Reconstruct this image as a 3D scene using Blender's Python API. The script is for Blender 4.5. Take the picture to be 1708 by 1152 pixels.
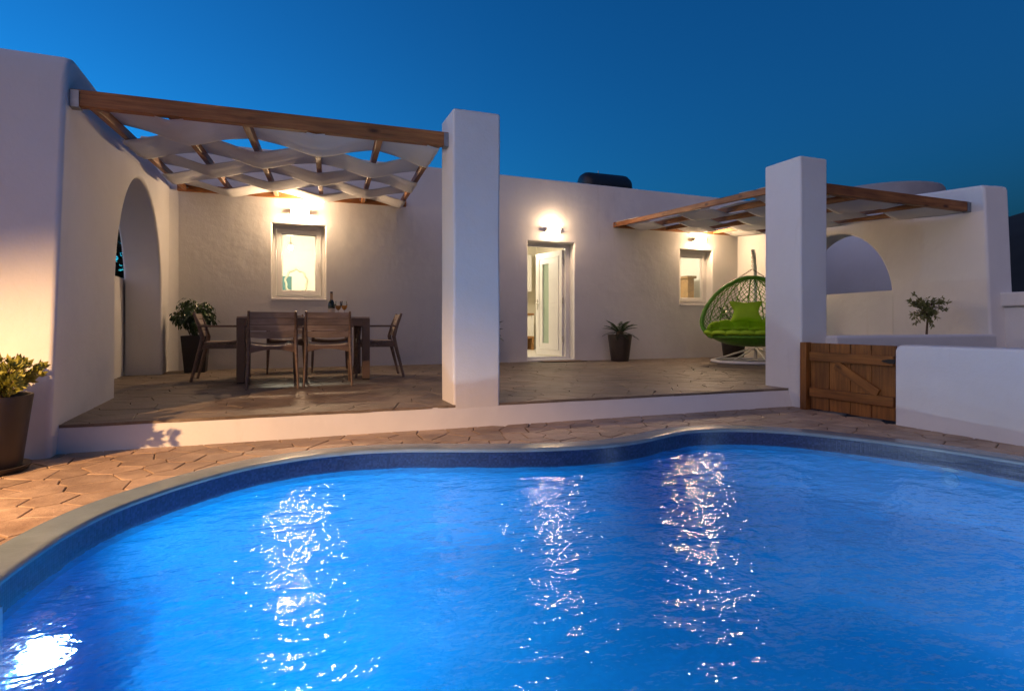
import bpy, bmesh, math, random
from mathutils import Vector, Matrix, noise
R = math.radians
random.seed(7)
sc = bpy.context.scene
COL = sc.collection
for o in list(bpy.data.objects): bpy.data.objects.remove(o)

# ------------------------------------------------------------------ camera
YAW = R(20.8)
cam_d = bpy.data.cameras.new('camera'); cam = bpy.data.objects.new('camera', cam_d); COL.objects.link(cam)
cam.location = (0, 0, 0.66); cam.rotation_euler = (R(90), 0, -YAW)
cam_d.sensor_width = 36; cam_d.lens = 980 / 1708 * 36; cam_d.shift_y = -36 / 1708
cam_d.clip_start = 0.05; cam_d.clip_end = 9000
sc.camera = cam
# ------------------------------------------------------------------ world: dusk sky, the sun has set behind the house to the left
W = bpy.data.worlds.new('World'); sc.world = W; W.use_nodes = True
wn = W.node_tree; wn.nodes.clear()
sky = wn.nodes.new('ShaderNodeTexSky'); sky.sky_type = 'NISHITA'; sky.sun_disc = False
SUN_AZ = R(-52)            # measured from +Y, clockwise positive
sky.sun_elevation = R(-3.3); sky.sun_rotation = SUN_AZ
sky.altitude = 0; sky.air_density = 1.0; sky.dust_density = 0.0; sky.ozone_density = 2.4
hs = wn.nodes.new('ShaderNodeMix'); hs.data_type = 'RGBA'; hs.blend_type = 'MULTIPLY'; hs.inputs[0].default_value = 1.0; hs.inputs[7].default_value = (0.05, 0.76, 1.0, 1)   # camera white balance set for lamp light
bg = wn.nodes.new('ShaderNodeBackground'); bg.inputs['Strength'].default_value = 5.4
wo = wn.nodes.new('ShaderNodeOutputWorld')
wn.links.new(sky.outputs[0], hs.inputs[6]); wn.links.new(hs.outputs[2], bg.inputs[0]); wn.links.new(bg.outputs[0], wo.inputs[0])
# added rosy fill from behind camera, away from the sky's sun, no hard shadows
sd = bpy.data.lights.new('dusk_fill', 'SUN'); sd.energy = 1.22; sd.angle = R(110); sd.color = (1.0, 0.68, 0.60); FILL_AZ = R(-122)
so = bpy.data.objects.new('dusk_fill', sd); COL.objects.link(so)
so.rotation_euler = Vector((-math.sin(FILL_AZ) * math.cos(R(8)), -math.cos(FILL_AZ) * math.cos(R(8)), -math.sin(R(8)))).to_track_quat('-Z', 'Y').to_euler()
so.location = (-4, 12, 6)
sc.view_settings.view_transform = 'Standard'; sc.view_settings.look = 'None'
sc.view_settings.exposure = 0.0; sc.view_settings.gamma = 1.0; sc.view_settings.use_curve_mapping = False
sc.render.engine = 'CYCLES'
sc.cycles.use_denoising = True; sc.cycles.use_adaptive_sampling = True; sc.cycles.adaptive_threshold = 0.03
try: sc.cycles.denoiser = 'OPENIMAGEDENOISE'
except Exception: pass
sc.cycles.max_bounces = 6; sc.cycles.diffuse_bounces = 3; sc.cycles.transmission_bounces = 4; sc.cycles.transparent_max_bounces = 8
sc.cycles.sample_clamp_indirect = 4.0; sc.cycles.blur_glossy = 0.5
sc.cycles.caustics_reflective = False; sc.cycles.caustics_refractive = True

# ------------------------------------------------------------------ materials
def mat_new(name):
    m = bpy.data.materials.new(name); m.use_nodes = True
    nt = m.node_tree; p = nt.nodes['Principled BSDF']; return m, nt, p
def N(nt, t, **k):
    n = nt.nodes.new(t)
    for a, b in k.items():
        if a in n.inputs: n.inputs[a].default_value = b
        else: setattr(n, a, b)
    return n
def ramp(nt, fac, stops):
    r = nt.nodes.new('ShaderNodeValToRGB'); e = r.color_ramp.elements
    while len(e) < len(stops): e.new(0.5)
    for i, (p, c) in enumerate(stops): e[i].position = p; e[i].color = (*c, 1)
    nt.links.new(fac, r.inputs[0]); return r.outputs[0]
def bump(nt, p, height, strength, dist):
    b = N(nt, 'ShaderNodeBump', Strength=strength, Distance=dist)
    nt.links.new(height, b.inputs['Height']); nt.links.new(b.outputs[0], p.inputs['Normal']); return b
def coords(nt, kind='Object', scale=(1, 1, 1)):
    tc = nt.nodes.new('ShaderNodeTexCoord'); mp = nt.nodes.new('ShaderNodeMapping'); mp.inputs['Scale'].default_value = scale
    nt.links.new(tc.outputs[kind], mp.inputs[0]); return mp.outputs[0]
def geo(nt, scale=(1, 1, 1)):
    tc = nt.nodes.new('ShaderNodeNewGeometry'); mp = nt.nodes.new('ShaderNodeMapping'); mp.inputs['Scale'].default_value = scale
    nt.links.new(tc.outputs['Position'], mp.inputs[0]); return mp.outputs[0]
def noise_t(nt, vec, scale, detail=4, rough=0.55):
    n = N(nt, 'ShaderNodeTexNoise', Scale=scale, Detail=detail, Roughness=rough); nt.links.new(vec, n.inputs['Vector']); return n.outputs[0]
def mixc(nt, fac, a, b, mode='MIX'):
    m = nt.nodes.new('ShaderNodeMix'); m.data_type = 'RGBA'; m.blend_type = mode
    for s, v in ((0, fac), (6, a), (7, b)):
        if hasattr(v, 'links') or hasattr(v, 'is_linked'): nt.links.new(v, m.inputs[s])
        else: m.inputs[s].default_value = v if s == 0 else (*v, 1)
    return m.outputs[2]
def addm(nt, a, b, k=1.0):
    m = nt.nodes.new('ShaderNodeMath'); m.operation = 'MULTIPLY_ADD'; nt.links.new(b, m.inputs[0]); m.inputs[1].default_value = k; nt.links.new(a, m.inputs[2]); return m.outputs[0]

M = {}
def plain(name, col, rough=0.6, var=0.12, scale=6, bs=0.15, bd=0.004, metal=0, spec=0.5, coat=0):
    m, nt, p = mat_new(name)
    v = coords(nt); n = noise_t(nt, v, scale)
    c = ramp(nt, n, [(0.3, tuple(x * (1 - var) for x in col)), (0.7, tuple(min(1, x * (1 + var)) for x in col))])
    nt.links.new(c, p.inputs['Base Color']); p.inputs['Roughness'].default_value = rough; p.inputs['Metallic'].default_value = metal
    p.inputs['Specular IOR Level'].default_value = spec
    if coat: p.inputs['Coat Weight'].default_value = coat
    bump(nt, p, noise_t(nt, v, scale * 8), bs, bd)
    M[name] = m; return m
def plaster(name, col):
    m, nt, p = mat_new(name); v = geo(nt)
    big = noise_t(nt, v, 0.9, 5, 0.6); fine = noise_t(nt, v, 55, 6, 0.65); mid = noise_t(nt, v, 4.5, 4, 0.5)
    c = ramp(nt, big, [(0.3, tuple(x * 0.93 for x in col)), (0.5, col), (0.75, tuple(min(1, x * 1.04) for x in col))])
    st = ramp(nt, noise_t(nt, geo(nt, (2.2, 2.2, 0.35)), 3.0, 6, 0.65), [(0.60, (1, 1, 1)), (0.85, (0.90, 0.88, 0.85))])
    c = mixc(nt, 1.0, c, st, 'MULTIPLY')
    nt.links.new(c, p.inputs['Base Color']); p.inputs['Roughness'].default_value = 0.85; p.inputs['Specular IOR Level'].default_value = 0.25
    h = addm(nt, fine, mid, 6.0)
    bump(nt, p, h, 0.26, 0.006)
    M[name] = m; return m
plaster('plaster', (0.76, 0.745, 0.72))
plaster('plaster_in', (0.82, 0.76, 0.62))
def wood(name, dark, light, rough=0.5, knots=True, scale=1.0):
    m, nt, p = mat_new(name)
    tc = nt.nodes.new('ShaderNodeTexCoord'); oi = nt.nodes.new('ShaderNodeObjectInfo')
    ad = nt.nodes.new('ShaderNodeVectorMath'); ad.operation = 'ADD'
    cb = nt.nodes.new('ShaderNodeCombineXYZ')
    mu = nt.nodes.new('ShaderNodeMath'); mu.operation = 'MULTIPLY'; mu.inputs[1].default_value = 37.0
    nt.links.new(oi.outputs['Random'], mu.inputs[0])
    for i in range(3): nt.links.new(mu.outputs[0], cb.inputs[i])
    nt.links.new(tc.outputs['Object'], ad.inputs[0]); nt.links.new(cb.outputs[0], ad.inputs[1])
    mp = nt.nodes.new('ShaderNodeMapping'); mp.inputs['Scale'].default_value = (0.9 * scale, 14 * scale, 14 * scale); nt.links.new(ad.outputs[0], mp.inputs[0])
    g = noise_t(nt, mp.outputs[0], 3.0, 7, 0.62)
    mp2 = nt.nodes.new('ShaderNodeMapping'); mp2.inputs['Scale'].default_value = (1.0 * scale, 2 * scale, 2 * scale); nt.links.new(ad.outputs[0], mp2.inputs[0])
    b = noise_t(nt, mp2.outputs[0], 2.2, 3, 0.5)
    c1 = ramp(nt, g, [(0.32, dark), (0.66, light)])
    c2 = ramp(nt, b, [(0.35, (0.62, 0.58, 0.54)), (0.7, (1.1, 1.05, 1.0))])
    c = mixc(nt, 1.0, c1, c2, 'MULTIPLY')
    if knots:
        vo = N(nt, 'ShaderNodeTexVoronoi', Scale=2.6); vo.inputs['Randomness'].default_value = 1.0
        mp3 = nt.nodes.new('ShaderNodeMapping'); mp3.inputs['Scale'].default_value = (0.9, 2.4, 2.4); nt.links.new(ad.outputs[0], mp3.inputs[0]); nt.links.new(mp3.outputs[0], vo.inputs['Vector'])
        k = ramp(nt, vo.outputs['Distance'], [(0.05, (0.22, 0.16, 0.12)), (0.15, (1, 1, 1))])
        c = mixc(nt, 1.0, c, k, 'MULTIPLY')
    nt.links.new(c, p.inputs['Base Color']); p.inputs['Roughness'].default_value = rough
    bump(nt, p, g, 0.25, 0.003)
    M[name] = m; return m
wood('beam_wood', (0.24, 0.088, 0.024), (0.50, 0.215, 0.065), 0.55)
wood('gate_wood', (0.17, 0.060, 0.011), (0.36, 0.145, 0.028), 0.5)
wood('chair_wood', (0.155, 0.105, 0.080), (0.26, 0.185, 0.145), 0.5, False)
wood('chair_slat', (0.32, 0.26, 0.225), (0.46, 0.385, 0.335), 0.6, False)
wood('shelf_wood', (0.28, 0.14, 0.05), (0.50, 0.28, 0.11), 0.5, False)
wood('inner_door', (0.22, 0.13, 0.05), (0.36, 0.22, 0.10), 0.5, False)
plain('table_dark', (0.15, 0.098, 0.070), 0.45, 0.15, 5)
plain('pot_dark', (0.030, 0.024, 0.021), 0.42, 0.2, 5, 0.1)
plain('pot_brown', (0.046, 0.036, 0.031), 0.45, 0.2, 5, 0.1)
plain('soil', (0.035, 0.022, 0.014), 0.95, 0.4, 30, 0.8, 0.02)
plain('bark', (0.11, 0.075, 0.05), 0.9, 0.35, 14, 0.6, 0.01)
plain('frame_white', (0.80, 0.79, 0.77), 0.35, 0.02, 4, 0.03)
plain('metal_white', (0.72, 0.72, 0.70), 0.35, 0.04, 4, 0.03)
plain('galvanised', (0.30, 0.33, 0.37), 0.45, 0.2, 12, 0.1, 0.002, 1.0)
plain('steel', (0.55, 0.54, 0.52), 0.3, 0.1, 12, 0.05, 0.002, 1.0)
plain('black_iron', (0.012, 0.012, 0.012), 0.5, 0.2, 12, 0.2, 0.002)
plain('chain_metal', (0.13, 0.10, 0.08), 0.4, 0.2, 12, 0.1, 0.002, 1.0)
plain('tank_black', (0.012, 0.014, 0.018), 0.45, 0.2, 4, 0.1)
plain('wicker', (0.11, 0.31, 0.018), 0.45, 0.25, 30, 0.5, 0.004)
plain('cushion', (0.34, 0.58, 0.018), 0.8, 0.10, 7, 0.25, 0.004)
plain('mat_fibre', (0.23, 0.15, 0.09), 0.95, 0.25, 60, 0.8, 0.006)
plain('mat_edge', (0.03, 0.025, 0.02), 0.9, 0.2, 40, 0.5, 0.004)
plain('teal_paint', (0.06, 0.17, 0.17), 0.6, 0.1, 4)
plain('cabinet', (0.80, 0.78, 0.74), 0.3, 0.02, 3, 0.02)
plain('machine_black', (0.012, 0.012, 0.013), 0.25, 0.2, 6, 0.05)
plain('jar_pink', (0.45, 0.22, 0.17), 0.4, 0.1, 6, 0.05)
plain('picture_cream', (0.66, 0.60, 0.47), 0.6, 0.2, 16, 0.3)
plain('bottle_glass', (0.006, 0.022, 0.010), 0.08, 0.2, 6, 0.0, 0.001, 0, 0.6)
plain('foil_gold', (0.42, 0.25, 0.13), 0.35, 0.2, 20, 0.2, 0.002, 0.7)
plain('label_cream', (0.60, 0.52, 0.40), 0.7, 0.1, 10)
plain('wine', (0.75, 0.34, 0.07), 0.1, 0.05, 6, 0.0)
plain('tower_grey', (0.30, 0.30, 0.32), 0.9, 0.12, 2, 0.3, 0.006)  # even grey for the round tower, darker than the house plaster
plain('clay', (0.36, 0.20, 0.13), 0.85, 0.2, 12, 0.4)
plain('plastic_blue', (0.26, 0.50, 0.66), 0.35, 0.08, 8, 0.05)
plain('far_ground', (0.035, 0.032, 0.028), 1.0, 0.35, 0.05, 0.2)
plain('hill', (0.010, 0.011, 0.012), 1.0, 0.4, 0.01, 0.2)
def leafmat(name, a, b, rough=0.45, trans=0.25):
    m, nt, p = mat_new(name); v = geo(nt); n = noise_t(nt, v, 18, 3)
    c = ramp(nt, n, [(0.3, a), (0.7, b)])
    nt.links.new(c, p.inputs['Base Color']); p.inputs['Roughness'].default_value = rough
    tr = nt.nodes.new('ShaderNodeBsdfTranslucent'); nt.links.new(c, tr.inputs[0])
    mx = nt.nodes.new('ShaderNodeMixShader'); mx.inputs[0].default_value = trans
    nt.links.new(p.outputs[0], mx.inputs[1]); nt.links.new(tr.outputs[0], mx.inputs[2])
    nt.links.new(mx.outputs[0], nt.nodes['Material Output'].inputs[0]); M[name] = m
leafmat('leaf_ficus', (0.018, 0.045, 0.012), (0.050, 0.095, 0.022), 0.3)
leafmat('leaf_cycas', (0.015, 0.045, 0.012), (0.045, 0.095, 0.022), 0.35)
leafmat('leaf_shrub', (0.15, 0.17, 0.028), (0.40, 0.38, 0.07), 0.4)
leafmat('leaf_olive', (0.11, 0.135, 0.045), (0.23, 0.25, 0.10), 0.5)
leafmat('leaf_tree', (0.010, 0.016, 0.008), (0.028, 0.036, 0.016), 0.6, 0.06)
def fabric():
    m, nt, p = mat_new('fabric'); v = geo(nt, (1, 14, 14)); n = noise_t(nt, v, 1.3, 4, 0.6)
    w = noise_t(nt, geo(nt), 350, 2)
    c = ramp(nt, noise_t(nt, geo(nt), 2.0, 4), [(0.3, (0.76, 0.745, 0.71)), (0.7, (0.83, 0.815, 0.785))])
    nt.links.new(c, p.inputs['Base Color']); p.inputs['Roughness'].default_value = 0.9; p.inputs['Specular IOR Level'].default_value = 0.1
    b = bump(nt, p, addm(nt, n, w, 0.06), 0.42, 0.02)
    tr = nt.nodes.new('ShaderNodeBsdfTranslucent'); nt.links.new(c, tr.inputs[0])
    mx = nt.nodes.new('ShaderNodeMixShader'); mx.inputs[0].default_value = 0.34
    nt.links.new(p.outputs[0], mx.inputs[1]); nt.links.new(tr.outputs[0], mx.inputs[2])
    nt.links.new(mx.outputs[0], nt.nodes['Material Output'].inputs[0]); M['fabric'] = m
fabric()
def stone(name, lo, hi, seam):
    m, nt, p = mat_new(name); v = geo(nt)
    oi = nt.nodes.new('ShaderNodeObjectInfo')
    a = noise_t(nt, v, 5.5, 7, 0.68); b = noise_t(nt, geo(nt, (1, 1.0, 1)), 1.1, 4, 0.6); f = noise_t(nt, v, 60, 5, 0.6)
    c = ramp(nt, a, [(0.30, lo), (0.52, tuple((x + y) / 2 for x, y in zip(lo, hi))), (0.72, hi)])
    dk = ramp(nt, b, [(0.36, (0.62, 0.58, 0.55)), (0.60, (1.05, 1.04, 1.02))])
    c = mixc(nt, 1.0, c, dk, 'MULTIPLY')
    rv = ramp(nt, oi.outputs['Random'], [(0.0, (0.80, 0.79, 0.78)), (1.0, (1.14, 1.12, 1.10))])
    c = mixc(nt, 1.0, c, rv, 'MULTIPLY')
    nt.links.new(c, p.inputs['Base Color'])
    rr = ramp(nt, a, [(0.3, (0.42,) * 3), (0.7, (0.62,) * 3)]); nt.links.new(rr, p.inputs['Roughness'])
    bump(nt, p, addm(nt, f, a, 3.0), 0.45, 0.008); M[name] = m
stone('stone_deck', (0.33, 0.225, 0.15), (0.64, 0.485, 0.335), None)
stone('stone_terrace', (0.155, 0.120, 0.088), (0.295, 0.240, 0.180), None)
plain('joint', (0.085, 0.060, 0.042), 0.9, 0.3, 8, 0.5, 0.01)
plain('coping', (0.20, 0.26, 0.285), 0.22, 0.10, 9, 0.25, 0.003)
def mosaic(name, cols, scale, rough):
    m, nt, p = mat_new(name); v = geo(nt)
    vo = N(nt, 'ShaderNodeTexVoronoi', Scale=scale); vo.inputs['Randomness'].default_value = 0.15; nt.links.new(v, vo.inputs['Vector'])
    wn_ = nt.nodes.new('ShaderNodeTexWhiteNoise'); nt.links.new(vo.outputs['Position'], wn_.inputs['Vector'])
    c = ramp(nt, wn_.outputs['Value'], [(0.0, cols[0]), (0.5, cols[1]), (1.0, cols[2])])
    nt.links.new(c, p.inputs['Base Color']); p.inputs['Roughness'].default_value = rough
    bump(nt, p, vo.outputs['Distance'], 0.15, -0.004); M[name] = m
mosaic('mosaic_band', [(0.012, 0.026, 0.075), (0.018, 0.036, 0.100), (0.030, 0.050, 0.130)], 80, 0.3)
mosaic('pool_liner', [(0.001, 0.245, 0.56), (0.0015, 0.262, 0.61), (0.002, 0.305, 0.66)], 28, 0.5)
def water():
    m, nt, p = mat_new('water'); nt.nodes.remove(p); out = nt.nodes['Material Output']
    v = geo(nt, (1.0, 1.35, 1)); a = noise_t(nt, v, 8.0, 3, 0.5); b = noise_t(nt, v, 24, 2, 0.5)
    bp = N(nt, 'ShaderNodeBump', Strength=0.70, Distance=0.022); nt.links.new(addm(nt, a, b, 0.24), bp.inputs['Height'])
    g = N(nt, 'ShaderNodeBsdfGlossy', Roughness=0.02); rf = N(nt, 'ShaderNodeBsdfRefraction', Roughness=0.20, IOR=1.333); t = nt.nodes.new('ShaderNodeBsdfTransparent')
    rf.inputs[0].default_value = (0.93, 0.98, 1, 1); t.inputs[0].default_value = (0.93, 0.98, 1, 1)
    fr = nt.nodes.new('ShaderNodeFresnel'); fr.inputs[0].default_value = 1.333
    for n_ in (g, rf, fr): nt.links.new(bp.outputs[0], n_.inputs['Normal'])
    m1 = N(nt, 'ShaderNodeMixShader'); m1.inputs[0].default_value = 0.36; nt.links.new(rf.outputs[0], m1.inputs[1]); nt.links.new(t.outputs[0], m1.inputs[2])
    m2 = N(nt, 'ShaderNodeMixShader'); nt.links.new(fr.outputs[0], m2.inputs[0]); nt.links.new(m1.outputs[0], m2.inputs[1]); nt.links.new(g.outputs[0], m2.inputs[2])
    nt.links.new(m2.outputs[0], out.inputs[0]); M['water'] = m
water()
def glass(name, tint=(0.97, 0.99, 0.98), gl=0.10, frost=None):
    m, nt, p = mat_new(name); out = nt.nodes['Material Output']
    t = nt.nodes.new('ShaderNodeBsdfTransparent'); t.inputs[0].default_value = (*tint, 1)
    g = nt.nodes.new('ShaderNodeBsdfGlossy'); g.inputs['Roughness'].default_value = 0.02
    lw = nt.nodes.new('ShaderNodeFresnel'); lw.inputs[0].default_value = 1.45
    mx = nt.nodes.new('ShaderNodeMixShader'); nt.links.new(lw.outputs[0], mx.inputs[0]); nt.links.new(t.outputs[0], mx.inputs[1]); nt.links.new(g.outputs[0], mx.inputs[2])
    if frost:
        d = nt.nodes.new('ShaderNodeBsdfTranslucent'); d.inputs[0].default_value = (*frost, 1)
        d2 = nt.nodes.new('ShaderNodeBsdfDiffuse'); d2.inputs[0].default_value = (*frost, 1)
        m3 = nt.nodes.new('ShaderNodeMixShader'); nt.links.new(d.outputs[0], m3.inputs[1]); nt.links.new(d2.outputs[0], m3.inputs[2])
        m2 = nt.nodes.new('ShaderNodeMixShader'); m2.inputs[0].default_value = 0.9; nt.links.new(mx.outputs[0], m2.inputs[1]); nt.links.new(m3.outputs[0], m2.inputs[2])
        nt.links.new(m2.outputs[0], out.inputs[0])
    else: nt.links.new(mx.outputs[0], out.inputs[0])
    M[name] = m
glass('glass'); glass('frosted', frost=(0.62, 0.74, 0.64))
def emit(name, col, s):
    m, nt, p = mat_new(name); p.inputs['Base Color'].default_value = (*col, 1)
    p.inputs['Emission Color'].default_value = (*col, 1); p.inputs['Emission Strength'].default_value = s; M[name] = m
WARM = (1.0, 0.675, 0.40)
emit('lamp_glow', WARM, 500.0); emit('lamp_glow_soft', WARM, 220.0); emit('lamp_glow_mid', WARM, 350.0)
for k_, v_ in (('lamp_glow', 215), ('lamp_glow_soft', 75), ('lamp_glow_mid', 160)): emit(k_ + '_cap', WARM, v_)
emit('bulb_glow', (1.0, 0.80, 0.50), 120.0)
emit('pool_lamp_glow', (0.72, 0.85, 1.0), 14.0)
emit('far_light', (1.0, 0.85, 0.6), 6.0)

# ------------------------------------------------------------------ mesh helpers
def obj(name, bm, mat, parent=None, bevel=0, seg=2, smooth=False, world=True, angle=40):
    """link a bmesh as one object; with a parent its vertices are given in world space and moved to the parent's frame"""
    me = bpy.data.meshes.new(name); bmesh.ops.recalc_face_normals(bm, faces=bm.faces); bm.to_mesh(me); bm.free()
    o = bpy.data.objects.new(name, me); COL.objects.link(o)
    if mat: me.materials.append(M[mat])
    if parent is not None:
        o.parent = parent
        if world:
            top = parent
            mw = Matrix.Identity(4)
            while top is not None: mw = Matrix.LocRotScale(top.location, top.rotation_euler, None) @ mw; top = top.parent
            me.transform(mw.inverted())
    if bevel:
        b = o.modifiers.new('bevel', 'BEVEL'); b.width = bevel; b.segments = seg; b.limit_method = 'ANGLE'; b.angle_limit = R(angle); b.harden_normals = True
    if smooth or bevel:
        for f in me.polygons: f.use_smooth = True
        try: me.set_sharp_from_angle(angle=R(35 if smooth is not True else 60))
        except Exception: pass
    return o
def tag(o, label=None, cat=None, group=None, kind=None):
    if label: o['label'] = label
    if cat: o['category'] = cat
    if group: o['group'] = group
    if kind: o['kind'] = kind
    return o
def thing(name, label, cat, loc=(0, 0, 0), rz=0, group=None):
    e = bpy.data.objects.new(name, None); COL.objects.link(e); e.location = loc; e.rotation_euler = (0, 0, rz); e.empty_display_size = 0.1
    return tag(e, label, cat, group)
def box(bm, a, b, mtx=None):
    vs = [bm.verts.new((x, y, z)) for x in (a[0], b[0]) for y in (a[1], b[1]) for z in (a[2], b[2])]
    for f in ((0, 1, 3, 2), (4, 6, 7, 5), (0, 4, 5, 1), (2, 3, 7, 6), (0, 2, 6, 4), (1, 5, 7, 3)): bm.faces.new([vs[i] for i in f])
    if mtx is not None: bmesh.ops.transform(bm, matrix=mtx, verts=vs)
    return bm
def B(a, b): return box(bmesh.new(), a, b)
def tube(bm, pts, rad, n=8, closed=False, caps=True, sq=1.0):
    pts = [Vector(p) for p in pts]; rings = []; m = len(pts)
    rad = rad if isinstance(rad, (list, tuple)) else [rad] * m
    up = Vector((0, 0, 1))
    for i, p in enumerate(pts):
        a = pts[(i - 1) % m] if (closed or i > 0) else p; b = pts[(i + 1) % m] if (closed or i < m - 1) else p
        t = (b - a).normalized()
        ref = up if abs(t.z) < 0.95 else Vector((0, 1, 0))
        if i > 0:
            x = (px - t * px.dot(t))
            x = x.normalized() if x.length > 1e-6 else t.cross(ref).normalized()
        else: x = t.cross(ref).normalized()
        px = x; y = t.cross(x)
        rings.append([bm.verts.new(p + (x * math.cos(k * 2 * math.pi / n) + y * math.sin(k * 2 * math.pi / n) * sq) * rad[i]) for k in range(n)])
    for i in range(m if closed else m - 1):
        r0, r1 = rings[i], rings[(i + 1) % m]
        for k in range(n): bm.faces.new((r0[k], r0[(k + 1) % n], r1[(k + 1) % n], r1[k]))
    if caps and not closed: bm.faces.new(rings[0][::-1]); bm.faces.new(rings[-1])
    return bm
def T(pts, rad, n=8, **k): return tube(bmesh.new(), pts, rad, n, **k)
def lathe(bm, prof, n=28, c=(0, 0, 0), sx=1, sy=1):
    rings = []
    for r, z in prof:
        if r < 1e-5: rings.append([bm.verts.new((c[0], c[1], c[2] + z))])
        else: rings.append([bm.verts.new((c[0] + r * sx * math.cos(2 * math.pi * k / n), c[1] + r * sy * math.sin(2 * math.pi * k / n), c[2] + z)) for k in range(n)])
    for a, b in zip(rings, rings[1:]):
        for k in range(n):
            if len(a) == 1 and len(b) == 1: continue
            if len(a) == 1: bm.faces.new((a[0], b[(k + 1) % n], b[k]))
            elif len(b) == 1: bm.faces.new((a[k], a[(k + 1) % n], b[0]))
            else: bm.faces.new((a[k], a[(k + 1) % n], b[(k + 1) % n], b[k]))
    return bm
def L(prof, n=28, c=(0, 0, 0), **k): return lathe(bmesh.new(), prof, n, c, **k)
def beam(name, p0, p1, w, h, mat, parent, bevel=0.006, roll=0.0):
    """timber from p0 to p1 (centre line), own local X along the grain"""
    p0, p1 = Vector(p0), Vector(p1); d = p1 - p0; ln = d.length
    bm = B((0, -w / 2, -h / 2), (ln, w / 2, h / 2))
    o = obj(name, bm, mat, parent, bevel, 1, world=False)
    x = d.normalized(); y = Vector((0, 0, 1)).cross(x)
    y = y.normalized() if y.length > 1e-4 else Vector((0, 1, 0)); z = x.cross(y)
    mw = Matrix((x, y, z)).transposed().to_4x4(); mw.translation = p0
    if roll: mw = mw @ Matrix.Rotation(roll, 4, 'X')
    if parent is not None:
        pm = Matrix.Identity(4); top = parent
        while top is not None: pm = Matrix.LocRotScale(top.location, top.rotation_euler, None) @ pm; top = top.parent
        mw = pm.inverted() @ mw
    o.matrix_local = mw; return o
def extrude_profile(poly, axis, a0, a1):
    """poly: list of (u,v); axis 'X': u=Y v=Z ; axis 'Y': u=X v=Z ; axis 'Z': u=X v=Y"""
    bm = bmesh.new()
    mk = {'X': lambda u, v, a: (a, u, v), 'Y': lambda u, v, a: (u, a, v), 'Z': lambda u, v, a: (u, v, a)}[axis]
    f0 = [bm.verts.new(mk(u, v, a0)) for u, v in poly]; f1 = [bm.verts.new(mk(u, v, a1)) for u, v in poly]
    bm.faces.new(f0); bm.faces.new(f1[::-1])
    for i in range(len(poly)): j = (i + 1) % len(poly); bm.faces.new((f0[i], f1[i], f1[j], f0[j]))
    return bm
def wall_holes(x0, x1, z0, z1, y0, y1, holes):
    xs = sorted({x0, x1, *[h[0] for h in holes], *[h[1] for h in holes]}); zs = sorted({z0, z1, *[h[2] for h in holes], *[h[3] for h in holes]})
    bm = bmesh.new(); cache = {}
    def v(x, y, z):
        k = (round(x, 4), round(y, 4), round(z, 4))
        if k not in cache: cache[k] = bm.verts.new(k)
        return cache[k]
    solid = {}
    for i in range(len(xs) - 1):
        for k in range(len(zs) - 1):
            cx, cz = (xs[i] + xs[i + 1]) / 2, (zs[k] + zs[k + 1]) / 2
            solid[i, k] = not any(h[0] < cx < h[1] and h[2] < cz < h[3] for h in holes)
    for (i, k), s in solid.items():
        if not s: continue
        a, b, c, d = xs[i], xs[i + 1], zs[k], zs[k + 1]
        bm.faces.new((v(a, y0, c), v(b, y0, c), v(b, y0, d), v(a, y0, d))); bm.faces.new((v(a, y1, c), v(a, y1, d), v(b, y1, d), v(b, y1, c)))
        for di, dk, e in ((-1, 0, ((a, c), (a, d))), (1, 0, ((b, d), (b, c))), (0, -1, ((b, c), (a, c))), (0, 1, ((a, d), (b, d)))):
            if not solid.get((i + di, k + dk), False):
                (p, q), (r, s2) = e; bm.faces.new((v(p, y0, q), v(r, y0, s2), v(r, y1, s2), v(p, y1, q)))
    return bm
def smoothstep(a, b, x):
    t = max(0, min(1, (x - a) / (b - a))); return t * t * (3 - 2 * t)

# ------------------------------------------------------------------ pool outline
CTRL = [(-0.89, 2.36), (-0.87, 2.60), (-0.83, 2.85), (-0.75, 3.10), (-0.62, 3.33), (-0.44, 3.56), (-0.21, 3.77), (0.08, 3.91), (0.40, 3.96), (0.72, 3.91),
        (1.05, 3.79), (1.40, 3.66), (1.75, 3.58), (2.10, 3.56), (2.40, 3.62), (2.70, 3.74), (2.98, 3.80), (3.26, 3.74), (3.50, 3.60), (3.70, 3.40),
        (3.90, 3.06), (4.05, 2.70), (4.13, 2.35), (4.17, 2.0), (4.10, 1.3), (3.80, 0.72), (3.2, 0.35), (2.4, 0.25), (1.5, 0.42), (0.8, 0.72), (0.2, 1.0), (-0.4, 1.25), (-0.78, 1.6), (-0.88, 2.0)]
def catmull(ctrl, k):
    out = []; n = len(ctrl)
    for i in range(n):
        p0, p1, p2, p3 = [Vector(ctrl[(i + j - 1) % n]) for j in range(4)]
        for s in range(k):
            t = s / k
            out.append(0.5 * ((2 * p1) + (p2 - p0) * t + (2 * p0 - 5 * p1 + 4 * p2 - p3) * t * t + (3 * p1 - p0 - 3 * p2 + p3) * t ** 3))
    return out
OUT = catmull(CTRL, 5)
def offset(pts, d):
    n = len(pts); r = []
    for i in range(n):
        t = (pts[(i + 1) % n] - pts[i - 1]).normalized(); r.append(pts[i] + Vector((-t.y, t.x)) * d)   # outline runs clockwise: left normal points outward
    return r
def inside(p, poly):
    c = False; n = len(poly); j = n - 1
    for i in range(n):
        a, b = poly[i], poly[j]
        if (a.y > p[1]) != (b.y > p[1]) and p[0] < (b.x - a.x) * (p[1] - a.y) / (b.y - a.y) + a.x: c = not c
        j = i
    return c
ZD, ZC, ZW = -0.18, -0.168, -0.287      # deck, coping top, water
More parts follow.
